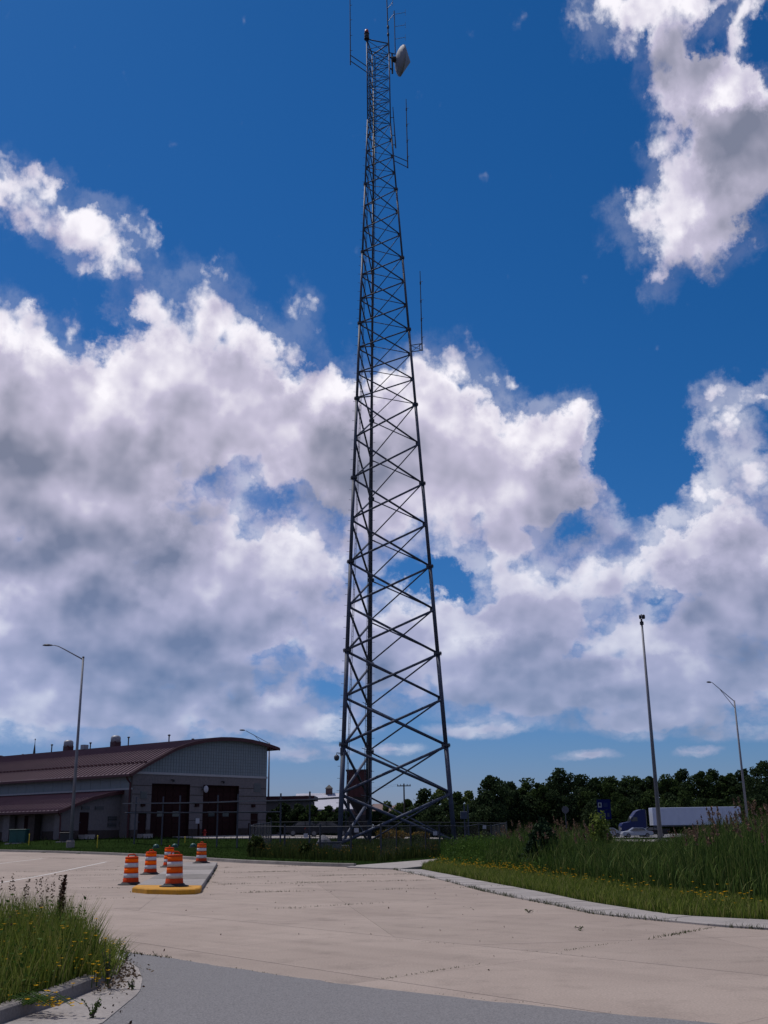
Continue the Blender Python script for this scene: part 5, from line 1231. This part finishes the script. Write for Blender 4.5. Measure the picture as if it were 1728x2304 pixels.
wood = [(1105, 1741, 188, 34, 'tree_a'), (1149, 1757, 195, 24, 'tree_a'), (1176, 1772, 205, 24, 'tree_b'), (1213, 1757, 200, 30, 'tree_b'), (1258, 1729, 200, 40, 'tree_a'), (1304, 1743, 212, 36, 'tree_a'), (1335, 1747, 222, 30, 'tree_b'), (1372, 1746, 225, 32, 'tree_b'), (1403, 1754, 222, 28, 'tree_a'), (1433, 1745, 226, 30, 'tree_b'), (1463, 1742, 224, 32, 'tree_a'), (1497, 1743, 220, 32, 'tree_b'), (1530, 1728, 222, 36, 'tree_a'), (1573, 1730, 220, 36, 'tree_b'), (1603, 1729, 224, 30, 'tree_a'), (1637, 1736, 221, 34, 'tree_b'), (1668, 1724, 219, 32, 'tree_a'), (1713, 1710, 205, 46, 'tree_a'), (1760, 1715, 206, 44, 'tree_a')]
own = {1105: 'tall dark tree behind the right corner of the compound fence', 1213: 'medium dark tree just left of the octagonal road sign', 1258: 'tall dark tree rising right behind the octagonal road sign', 1335: 'dark tree directly behind the left edge of the blue service sign', 1372: 'dark tree behind the right edge of the blue service sign', 1433: 'dark tree above the hood of the blue truck', 1463: 'dark tree behind the very tall camera pole', 1668: 'dark tree behind the street lamp by the trailer', 1713: 'large dark tree beyond the rear end of the white trailer'}
for px, ty, Y, w, k in wood: tree(px, ty, Y, w, P[k], own.get(px, 'dark leafy tree in the wood lining the far side of the highway'), gW, 6000, 18, .40)
for i in range(17):
    px = 1120+i*38+random.uniform(-8, 8); tree(px, 1790+random.uniform(-14, 12), 196+random.uniform(-4, 6), 34, P[('tree_a', 'tree_b')[i % 2]], 'low bushy tree at the foot of the wood behind the highway', 'low trees along the wood edge', 3800, 13, .38, low=.02)
for i in range(12):
    px = 1130+i*56+random.uniform(-8, 8); tree(px, 1752+random.uniform(-7, 9), 245, 42, P['tree_b'], 'paler tree top showing above the wood behind the highway', 'back row of the wood', 4000, 14, .45)
mid = [(953, 1775, 128, 31, 'tree_a', 'dense round dark tree seen through the right half of the tower'), (993, 1769, 150, 30, 'tree_c', 'pale green tree right behind the right tower leg'), (1028, 1780, 140, 26, 'tree_b', 'medium green tree just right of the right tower leg'), (1056, 1777, 150, 24, 'tree_c', 'light green tree behind the meter posts'), (1085, 1785, 128, 30, 'tree_a', 'dark bushy tree right of the meter posts'),
       (916, 1796, 170, 18, 'tree_b', 'small green tree left of the dense round tree'), (874, 1802, 185, 20, 'tree_c', 'low pale tree beside the pinkish houses'), (897, 1804, 180, 18, 'tree_c', 'low pale tree at the foot of the utility pole'), (1010, 1800, 118, 28, 'tree_a', 'low dark tree behind the right tower leg'), (975, 1812, 116, 26, 'tree_a', 'low dark tree in front of the dense round tree'), (1060, 1812, 112, 30, 'tree_a', 'low dark tree filling the gap behind the meter box')]
for px, ty, Y, w, k, lab in mid: tree(px, ty, Y, w, P[k], lab, gM, 5000, 15, .27, low=.03)
left = [(645, 1789, 150, 18, 'rustshrub', 'pinkish brown tree top between the low wing and the barn'), (640, 1806, 122, 24, 'tree_a', 'dark bushy tree right of the maintenance building'), (672, 1808, 121, 24, 'tree_a', 'dark bushy tree below the gable of the barn'), (703, 1812, 120, 24, 'tree_b', 'dark green tree before the barn roof'), (738, 1813, 121, 22, 'tree_a', 'dark tree below the barn cupola'), (762, 1818, 119, 20, 'tree_a', 'dark tree close behind the left tower leg'), (612, 1822, 117, 18, 'tree_b', 'low dark tree touching the corner of the maintenance building'), (850, 1826, 124, 26, 'tree_a', 'low dark tree right behind the rear tower leg'), (885, 1828, 122, 24, 'tree_a', 'low dark tree below the pinkish houses'), (925, 1822, 120, 24, 'tree_b', 'low dark tree below the small green tree')]
for px, ty, Y, w, k, lab in left: tree(px, ty, Y, w, P[k], lab, gM, 3600, 13, .25, low=.03)
# distant hedge row closing the horizon
tag(fast_mesh('far_woods', *(lambda q: (q[0], q[1], P['tree_b'], q[2]))(leaves(np.stack([rng.uniform(-420, 420, 26000), rng.uniform(300, 330, 26000), rng.random(26000)**.7*7.5+np.where(rng.random(26000) < .5, .5, 0)], 1), 1.5*rng.uniform(.6, 1.4, 26000)))), kind='stuff', label='hazy far-off line of woods on the horizon')
# ------------------------------------------------------------ shrubs
def shrub(px, ty, by, Y, wpx, mat, label, group=None, n=900, leaf=.14):
    b = at(px, by, Y); g = zg(b.x, Y); Ht = max(.4, at(px, ty, Y).z-g); R = wpx*Y/2457.0
    t = thing('shrub', (b.x, Y, g), label, 'shrub', group)
    mb = MB()
    for k in range(6): a = k*1.05; mb.tube((b.x, Y, g-.05), (b.x+math.cos(a)*R*.5, Y+math.sin(a)*R*.5, g+Ht*.7), .02, .008, 5)
    mb.build('stems', M['bark'], t)
    d = rng.normal(size=(n, 3)); d /= np.linalg.norm(d, axis=1)[:, None]; rr = rng.random(n)**.4*(1+.25*np.sin(d[:, 0]*7+px)*np.cos(d[:, 1]*6))
    C = np.array([b.x, Y, g+Ht*.5])+d*rr[:, None]*np.array([R, R, Ht*.52]); C[:, 2] = np.maximum(C[:, 2], g+.03)
    V, T, Rv = leaves(C, leaf*rng.uniform(.6, 1.4, n)); fast_mesh('foliage', V, T, mat, Rv, t); return t
shrub(576, 1882, 1925, 65, 19, P['shrub'], 'dark rounded shrub at the left end of the compound fence', None, 1500, .16)
shrub(688, 1897, 1930, 61, 15, P['shrub'], 'dark low shrub before the fence left of the boulder', None, 900, .15)
for px, ty, by, Y, w, lab in ((880, 1867, 1882, 97, 36, 'long orange-tinged perennial bed on the drive edge behind the tower'), (945, 1872, 1884, 97, 22, 'orange-tinged perennial clump left of the right tower leg')):
    shrub(px, ty, by, Y, w, P['rustshrub'], lab, None, 1500, .16)
for px, ty, by, Y, w, lab in ((935, 1879, 1905, 76, 17, 'small leafy shrub inside the compound before the right tower leg'), (1035, 1885, 1915, 76, 16, 'brown-green shrub right of the right tower leg'), (1085, 1872, 1917, 77, 18, 'tall brown-green shrub inside the right fence corner'), (1060, 1882, 1915, 76, 14, 'small shrub below the meter posts')):
    shrub(px, ty, by, Y, w, P['shrub'], lab, None, 900, .15)
shrub(1350, 1833, 1892, 52, 26, P['lime'], 'yellow-green leafy shrub standing above the reeds below the blue sign', None, 1600, .13)
# small dark spruce among the reeds
sp = at(1226, 1962, 43); g = zg(sp.x, 43); Hs = at(1226, 1846, 43).z-g; t = thing('spruce_tree', (sp.x, 43, g), 'small dark spruce standing among the reeds', 'tree')
MB().tube((sp.x, 43, g-.1), (sp.x, 43, g+Hs), .05, .01, 6).build('trunk', M['bark'], t)
C = []
for k in range(16):
    f = k/15; zz = g+.12+(Hs-.15)*f; rad = (1-f)**.75*1.25+.06
    for j in range(13):
        a = j*.483+k*.37; L = rad*random.uniform(.75, 1.1)
        for s in np.linspace(.08, 1, 22): C.append((sp.x+math.cos(a)*L*s, 43+math.sin(a)*L*s, zz-.18*s*L+random.uniform(-.05, .05)))
C = np.array(C)+rng.normal(scale=.035, size=(len(C), 3)); V, T, Rv = leaves(C, .17*rng.uniform(.6, 1.3, len(C)), .3); fast_mesh('foliage', V, T, P['conifer'], Rv, t)
# ------------------------------------------------------------ grasses
def scatter(poly, n, margin=0.0, exclude=()):
    a = np.array(poly); out = []; need = n
    while need > 0:
        q = rng.uniform(a.min(0), a.max(0), (max(2000, need*3), 2)); m = inside(q[:, 0], q[:, 1], poly)
        for e in exclude: m &= ~inside(q[:, 0], q[:, 1], e) & (edge_dist(q[:, 0], q[:, 1], e) > margin)
        q = q[m][:need]; out.append(q); need -= len(q)
    return np.concatenate(out)
def rooted(q, dz=0.0): return np.column_stack([q, zt(q[:, 0], q[:, 1])+dz])
ex = (pav_poly, walk_poly, path_poly)
# mown lawn between the kerb and the building
lawn = [(p.x, p.y) for p in KERB[:10]]+[(PATH[3].x, PATH[3].y), (8, 66), (8, 99), (-8, 100), (-17, 99), (-24, 100.5), (-29, 96), (-60, 118), (-70, 110)]
q = scatter(lawn, 26000, .2, ex); V, T, R_ = blades(rooted(q, -.03), rng.uniform(.06, .16, len(q)), .03, .5); tag(fast_mesh('lawn_grass', V, T, P['lawn'], R_), 'short mown lawn grass behind the kerb', kind='stuff')
q = scatter([(-60, 92), (60, 92), (120, 150), (-20, 150)], 9000, .2, (DRIVE,)); V, T, R_ = blades(rooted(q, -.03), rng.uniform(.15, .4, len(q)), .07, .5); tag(fast_mesh('field_grass', V, T, P['lawn'], R_), 'rough grass along the drive and the highway', kind='stuff')
# taller weeds along the compound fence
fpts = [(p.x, p.y) for p in FENCE]; comp = fpts+[(9, 84), (-8, 84)]
front = [(p.x+ (0), p.y-1.6) for p in FENCE]+[(p.x, p.y+5) for p in reversed(FENCE)]
q = scatter(front, 9000, .3, ex); h = rng.uniform(.3, 1.0, len(q))*(.6+.4*np.sin(q[:, 0]*1.3)**2); V, T, R_ = blades(rooted(q, -.03), h, .045, .4); tag(fast_mesh('fence_weeds', V, T, P['shrub'], R_), 'dark tall weeds growing along the compound fence', kind='stuff')
q = scatter(comp, 9000); V, T, R_ = blades(rooted(q, -.03), rng.uniform(.2, .7, len(q)), .05, .4); tag(fast_mesh('compound_weeds', V, T, P['shrub'], R_), 'dark weeds inside the tower compound', kind='stuff')
q = scatter(front, 900, .3, ex); V, T, R_ = leaves(rooted(q, .45)+rng.normal(scale=(.0, .0, .15), size=(900, 3)), .1); tag(fast_mesh('fence_flowers', V, T, P['rustshrub'], R_), 'orange flowers scattered among the fence weeds', kind='stuff')
# verge between sidewalk and reeds, then the reed bank
RF = [pave(*s) for s in ((958, 1944), (1020, 1949), (1080, 1958), (1140, 1967), (1200, 1976), (1280, 1988), (1350, 1999), (1430, 2012), (1500, 2022), (1600, 2034), (1728, 2050), (1900, 2068))]
_d = (RF[-1]-RF[-2]).normalized()
RF += [RF[-1]+_d*3, RF[-1]+_d*7]
verge = [(p.x, p.y) for p in SW2]+[(RF[-1].x+1.5, RF[-1].y)]+[(p.x+.6, p.y+.6) for p in reversed(RF)]+[(PATH[9].x, PATH[9].y)]
q = scatter(verge, 34000, .04, ex); V, T, R_ = blades(rooted(q, -.04), rng.uniform(.10, .30, len(q)), .022, .6); tag(fast_mesh('verge_grass', V, T, P['clump'], R_), 'uneven green grass of the verge beside the sidewalk', kind='stuff')
def flowers(C, s=.05):
    """little cups of five petals"""
    n = len(C); out = []
    for k in range(5):
        a = k*1.2566+rng.uniform(0, .5, n); d = np.stack([np.cos(a), np.sin(a), np.full(n, .35)], 1)*s; e = np.stack([-np.sin(a), np.cos(a), np.zeros(n)], 1)*s*.5
        V = np.stack([C, C+d*.7+e, C+d*1.1, C+d*.7-e], 1).reshape(-1, 3); kk = np.arange(n)[:, None]*4
        out.append((V, np.concatenate([kk+np.array([0, 1, 2]), kk+np.array([0, 2, 3])], 0), np.repeat(rng.random(n), 4)))
    return merge(out)
q = scatter([(p.x, p.y) for p in RF]+[(p.x-.9, p.y-1.6) for p in reversed(RF)], 1700, .3, ex); m = (np.sin(q[:, 0]*2.1+q[:, 1]*.6)+np.sin(q[:, 1]*1.7)+.8*rng.normal(size=len(q))) > .8; q = q[m]
V, T, R_ = flowers(rooted(q, .3)+rng.normal(scale=(0, 0, .08), size=(len(q), 3)), .032); tag(fast_mesh('verge_flowers', V, T, P['flower'], R_), 'small yellow flowers along the edge of the reeds', kind='stuff')
# lighter brush at the path end, tall reeds behind
brush = [(p.x, p.y) for p in RF[:5]]+[(7.2, 43), (7.5, 52), (6.5, 60), (3.0, 61)]
q = scatter(brush, 11000, .2, ex); d0 = edge_dist(q[:, 0], q[:, 1], [(p.x, p.y) for p in RF], False); h = np.clip(.25+d0*.32, .25, 1.15)*rng.uniform(.7, 1.15, len(q)); V, T, R_ = blades(rooted(q, -.04), h, .03, .5); tag(fast_mesh('bright_brush', V, T, P['herb'], R_), 'bright green leafy brush at the bend of the path', kind='stuff')
C = rooted(q[:7000]); C[:, 2] += h[:7000]*rng.uniform(.4, 1.0, 7000); V, T, R_ = leaves(C, .09); tag(fast_mesh('brush_leaves', V, T, P['herb'], R_), 'broad leaves of the bright green brush', kind='stuff')
reedp = [(p.x, p.y) for p in RF[2:]]+[(22, 20), (26, 34), (26, 52), (24, 66), (16, 74), (9, 70), (6.0, 58), (4.6, 50)]
q = scatter(reedp, 34000, .2, ex); d0 = edge_dist(q[:, 0], q[:, 1], [(p.x, p.y) for p in RF], False)
big = np.sin(q[:, 0]*.9+1.2)*np.sin(q[:, 1]*.5)+.5*np.sin(q[:, 0]*2.3+q[:, 1]*1.1)
px_ = np.array([proj((x, y, 1.7))[0] for x, y in q])
cap = np.interp(px_, [950, 1080, 1180, 1300, 1345, 1400, 1470, 1530, 1600, 1728, 1900], [1.0, 1.6, 1.9, 1.85, 1.4, 1.08, 1.0, 1.45, 2.0, 2.3, 2.3])
h = np.minimum(.35+d0*.75, cap*(.86+.2*big))*rng.uniform(.68, 1.05, len(q)); h = np.clip(h, .2, 2.3)
V, T, R_ = blades(rooted(q, -.04), h, .026, .22); tag(fast_mesh('reed_bank', V, T, P['reed'], R_), 'dense bank of tall green reeds beside the sidewalk', kind='stuff')
# reed leaves standing off the stems
i = rng.integers(0, len(q), 26000); base = rooted(q[i]); base[:, 2] += h[i]*rng.uniform(.25, .8, len(i)); V, T, R_ = blades(base, rng.uniform(.2, .5, len(i)), .022, 1.3); tag(fast_mesh('reed_leaves', V, T, P['reed'], R_), 'drooping leaves of the reed bank', kind='stuff')
sel = np.where((h > 1.15) & (rng.random(len(q)) < .045) & (d0 > 1.0))[0]; parts = []
for k in sel:
    x, y = q[k]; z = zg(x, y)+h[k]; n = 22; tt = rng.random(n); L = random.uniform(.2, .36); C = np.column_stack([x+rng.normal(scale=.035, size=n)*(1-tt)-.05*tt, y+rng.normal(scale=.035, size=n)*(1-tt), z-.1+tt*L]); parts.append(leaves(C, .07))
V, T, R_ = merge(parts); tag(fast_mesh('reed_plumes', V, T, P['plume'], R_), 'reddish tan plumes on top of the reeds', kind='stuff')
# ------------------------------------------------------------ foreground clump on the kerbed island
ip = [(p.x-.16, p.y-.1) for p in ISLAND_L[1:8]]+[(-6.8, 17.0), (-9, 17.2), (-9, 10.0), (-3.95, 10.2)]
q = scatter(ip, 20000); d0 = edge_dist(q[:, 0], q[:, 1], ip); 
front_d = edge_dist(q[:, 0], q[:, 1], [(p.x, p.y) for p in ISLAND_L], False)
h = np.clip(.42+front_d*1.1, .35, .86)*rng.uniform(.55, 1.08, len(q))*np.interp(q[:, 1], [9, 11.5, 12.6, 13.6, 17.5], [.4, .5, .8, 1.0, 1.0])
base = np.column_stack([q, np.full(len(q), .1)]); V, T, R_ = blades(base, h, .013, .45); tag(fast_mesh('clump_grass', V, T, P['clump'], R_), 'tall unmown grass on the kerbed corner in the foreground', kind='stuff')
i = rng.integers(0, len(q), 9000); C = base[i].copy(); C[:, 2] += h[i]*rng.uniform(.2, .95, len(i)); V, T, R_ = leaves(C, .04*rng.uniform(.5, 1.4, len(i))); tag(fast_mesh('clump_leaves', V, T, P['herb'], R_), 'small weed leaves among the tall grass', kind='stuff')
# overhanging growth and dry debris along the kerb nose
seg_ = resample([p.copy() for p in ISLAND_L[2:9]], 400); idx_ = rng.integers(60, 400, 2600); C = np.array([[seg_[k].x-.12+rng.normal()*.1, seg_[k].y+rng.normal()*.1, .1] for k in idx_]); V, T, R_ = blades(C, rng.uniform(.1, .38, len(C)), .012, 1.3); tag(fast_mesh('kerb_overgrowth', V, T, P['clump'], R_), 'grass leaning out over the kerb of the foreground corner', kind='stuff')
C = np.array([[seg_[k].x+.05+abs(rng.normal())*.16, seg_[k].y+rng.normal()*.15, .03+abs(rng.normal())*.03] for k in rng.integers(40, 400, 900)]); V, T, R_ = leaves(C, .035*rng.uniform(.4, 1.4, len(C)), .6); tag(fast_mesh('kerb_debris', V, T, P['dry'], R_), 'dry brown plant debris in the gutter of the foreground corner', kind='stuff')
# dry seed stalks standing above the grass
k_ = 170; q2 = scatter([(-8.6, 12.5), (-4.6, 12.5), (-4.2, 14.5), (-4.7, 16.2), (-8.6, 16.9)], k_); parts = []
for (x, y) in q2:
    hh = random.uniform(.7, 1.12); lean = random.uniform(-.12, .16); parts.append(blades(np.array([[x, y, .1]]), hh, .006, .12))
    n = 14; tt = rng.random(n); C = np.column_stack([np.full(n, x)+rng.normal(scale=.012, size=n), np.full(n, y)+rng.normal(scale=.012, size=n), .1+hh*(.82+.2*tt)]); parts.append(leaves(C, .03))
V, T, R_ = merge(parts); tag(fast_mesh('seed_stalks', V, T, P['dry'], R_), 'dry seed stalks rising out of the tall grass', kind='stuff')
# yellow flowers low at the kerb and through the clump
fl = []
for (px, py, n, sx, sy, Y) in ((40, 2255, 46, 38, 16, 11.6), (100, 2270, 26, 26, 12, 11.4), (55, 2072, 22, 14, 10, 14.8), (20, 2145, 22, 18, 26, 13.2), (200, 2182, 26, 14, 14, 13.6), (195, 2215, 10, 16, 18, 13.0), (112, 2264, 18, 16, 12, 11.3), (215, 2140, 12, 16, 12, 15.0), (110, 2110, 26, 60, 36, 13.6), (60, 2190, 30, 50, 26, 12.4), (150, 2150, 18, 40, 30, 13.2), (215, 2190, 14, 14, 20, 13.0)):
    for _ in range(n): fl.append(at(px+random.gauss(0, sx), py+random.gauss(0, sy), Y+random.uniform(-.25, .25)))
fl = np.array([(p.x, p.y, max(p.z, .12)) for p in fl]); V, T, R_ = flowers(fl, .026); tag(fast_mesh('clump_flowers', V, T, P['flower'], R_), 'yellow flowers in the foreground grass', kind='stuff')
stems = MB()
for x, y, z in fl:
    lowf = y < 12 and z < .35; r_ = Vector((x-.34, y+.12, .12)) if lowf else Vector((x, y, .08)); e = Vector((x, y, z))
    if not lowf and (e-r_).length < .05: continue
    stems.path([r_, r_.lerp(e, .5)+Vector((0, 0, .07 if lowf else 0)), e], [.005, .004, .003], 3, False)
o = stems.build('flower_stems', M['wood']); tag(o, 'thin stems of the foreground flowers', kind='stuff'); o.data.materials[0] = M['stem']
# two dark dock seed heads and weeds at the kerb
def dock(px, pyt, pyb, Y, label):
    b = at(px, pyb, Y); b.z = .1 if px < 200 else .02; tz = at(px+4, pyt, Y).z; t = thing('dock_plant', b, label, 'plant'); Hh = tz-b.z
    MB().path([b, (b.x+.02, b.y, b.z+Hh*.5), (b.x+.05, b.y, tz)], [.012, .01, .005], 6).build('stem', M['wood'], t)
    n = 420; tt = rng.random(n); C = np.column_stack([b.x+.02+.03*tt+rng.normal(scale=.022, size=n)*(1.1-tt*.7), b.y+rng.normal(scale=.022, size=n), b.z+Hh*(.52+.48*tt)]); V, T, R_ = leaves(C, .028); tag(fast_mesh('seed_head', V, T, P['dock'], R_, t), kind='stuff')
    n = 40; tt = rng.random(n); C = np.column_stack([b.x+rng.normal(scale=.06, size=n), b.y+rng.normal(scale=.06, size=n), b.z+Hh*.5*tt]); V, T, R_ = leaves(C, .08); fast_mesh('leaves', V, T, P['herb'], R_, t)
dock(133, 1968, 2060, 15.2, 'dark brown dock seed head standing above the tall grass'); dock(128, 1985, 2060, 15.0, 'short dark brown dock seed head beside the taller one')
def weed(px, pyt, pyb, Y, label, spread=.12, n=60, fl=0):
    b = at(px, pyb, Y); b.z = max(b.z, .012); Hh = at(px, pyt, Y).z-b.z; t = thing('weed_plant', b, label, 'plant'); mb = MB(); C = []
    for k in range(7):
        a = random.uniform(0, 6.28); e = Vector((b.x+math.cos(a)*spread*random.uniform(.3, 1.2), b.y+math.sin(a)*spread*random.uniform(.3, 1.2), b.z+Hh*random.uniform(.55, 1.0))); m = b.lerp(e, .5)+Vector((0, 0, Hh*.08)); mb.path([b, m, e], [.006, .005, .003], 4)
        for s in rng.random(n//7): C.append(tuple(b.lerp(m, s*2) if s < .5 else m.lerp(e, s*2-1)))
    mb.build('stems', M['wood'], t); C = np.array(C)+rng.normal(scale=.014, size=(len(C), 3)); V, T, R_ = leaves(C, .026*rng.uniform(.5, 1.4, len(C))); fast_mesh('leaves', V, T, P['herb'], R_, t)
    if fl:
        V, T, R_ = flowers(np.array([[b.x+rng.normal()*spread*.6, b.y+rng.normal()*spread*.6, b.z+Hh*random.uniform(.7, 1.0)] for _ in range(fl)]), .018); tag(fast_mesh('flowers', V, T, P['flower'], R_, t), kind='stuff')
weed(243, 2115, 2226, 13.2, 'tall branching weed growing at the apron joint', .12, 130, 4); weed(272, 2118, 2150, 16.6, 'thin flowering weed at the tip of the concrete apron', .16, 80, 8); weed(232, 2105, 2165, 15.4, 'sprawling weed at the rear of the kerbed corner', .3, 200, 8)
weed(208, 2238, 2300, 11.2, 'leafy weed on the apron at the bottom edge', .1, 110); weed(284, 2138, 2163, 15.9, 'small dark weed in the crack between apron and asphalt', .08, 50); weed(298, 2204, 2228, 13.1, 'tiny weed at the outer end of the apron joint', .06, 30); weed(1190, 2044, 2053, 23.4, 'small lone weed tuft on the open concrete', .1, 40); weed(1305, 2085, 2089, 19.4, 'flat small weed on the open concrete', .1, 24)
# dirt and weeds caught in the pavement joints
parts = []
def joint_weeds(a, b, dens, hmax, gap_f=.45, wob=.015):
    L = (b-a).length; n = int(L*dens)
    tt = rng.random(n); keep = (np.sin(tt*L*1.9+a.x*3)+np.sin(tt*L*.7+a.y*2)+.6*rng.normal(size=n)) > (gap_f*3-1.4); tt = tt[keep]
    d = (b-a).normalized(); nx = Vector((-d.y, d.x, 0)); w = rng.normal(scale=wob, size=len(tt))
    C = np.array([[a.x+d.x*L*t+nx.x*k, a.y+d.y*L*t+nx.y*k, a.z+(b.z-a.z)*t-.01] for t, k in zip(tt, w)]).reshape(-1, 3)
    if len(C): parts.append(blades(C, rng.uniform(.3, 1, len(C))*hmax, .012, .8))
def J(q0, q1, *k): joint_weeds(pave(*q0), pave(*q1), *k)
J((860, 2203.5), (1608, 2086.8), 60, .035, .42, .02); J((889, 2113.5), (1341, 2152.7), 26, .03, .65, .02); J((640, 2089), (889, 2113.5), 12, .02, .8, .02); J((1440, 2117), (1640, 2082), 90, .07, .3, .03)
J((270, 2143), (386, 2157), 90, .07, .3); J((262, 2150), (289, 2164), 160, .03, .1, .03); J((289, 2164), (312, 2181), 160, .03, .1, .03); J((312, 2181), (320, 2206), 160, .025, .1, .03); J((320, 2206), (307, 2241), 140, .025, .2, .03); J((307, 2241), (231, 2304), 60, .02, .4, .02); J((386, 2157), (640, 2197), 22, .04, .55); J((640, 2197), (1600, 2304), 60, .022, .35, .025)
for k in range(len(SW1)-1): joint_weeds(SW1[k], SW1[k+1], 70, .13, .42, .03)
for (q0, q1) in (((540, 1993), (1010, 1979)), ((560, 1975), (940, 1968)), ((470, 1985), (560, 1993)), ((865, 2033), (910, 2031)), ((575, 2047), (880, 2031)), ((181, 2025), (480, 2014)), ((120, 1997), (270, 1999)), ((60, 1928), (240, 1936)), ((640, 2044.6), (700, 2043)), ((540, 1992), (856, 1982)), ((250, 1950), (330, 1948)), ((480, 1960), (760, 1962))): J(q0, q1, 34, .06, .5, .03)
ip_ = [nose[0], nose[2], nose[-1], right_back]
for a, b in ((nose[0], nose[2]), (nose[-1], right_back), (nose[0], left_back)): joint_weeds(a, b, 40, .06, .4, .05)
ib = [left_back, right_back]
for k in range(0, 5):
    o_ = i0+vb_*(5.2*k); s0 = .4 if k else 1.0
    a = Vector((o_.x+va_.x*s0, o_.y+va_.y*s0, 0)); L_ = (10.5, 10.0, 9.2, 8.4, 7.2)[k]; b = a+va_*L_
    for c in (a, b): c.z = zp(c.x, c.y)
    joint_weeds(a, b, 60, .055, .36, .02); joint_weeds(a, b, 30, .09, .62, .03)
    a = Vector((o_.x-va_.x*2.9, o_.y-va_.y*2.9, 0)); b = a-va_*9
    for c in (a, b): c.z = zp(c.x, c.y)
    joint_weeds(a, b, 40, .06, .46, .02)
for k in (1, 2):
    a = i0+va_*(4.9*k); b = a+vb_*(20-4*k); a.z = 0; b.z = zp(b.x, b.y); joint_weeds(a, b, 12, .03, .75, .01)
V, T, R_ = merge(parts); tag(fast_mesh('joint_weeds', V, T, P['shrub'], R_), 'small weeds and dirt in the pavement joints', kind='stuff')
# litter and grit on the slabs
cr_ = []
for (px, py, n, sx, sy) in ((272, 2250, 26, 26, 30), (290, 2200, 20, 14, 18), (330, 2150, 12, 30, 8), (500, 1985, 30, 60, 14), (900, 2000, 40, 250, 30), (1100, 2080, 30, 280, 40), (120, 2000, 26, 80, 20), (440, 1958, 14, 20, 6)):
    for _ in range(n): cr_.append(pave(px+random.gauss(0, sx), py+random.gauss(0, sy)))
cr_ = np.array([(p.x, p.y, p.z+.02) for p in cr_]); V, T, R_ = leaves(cr_, .035*rng.uniform(.4, 1.3, len(cr_))); tag(fast_mesh('ground_litter', V, T, P['dock'], R_), 'dark crumbs and leaf litter scattered on the pavement', kind='stuff')
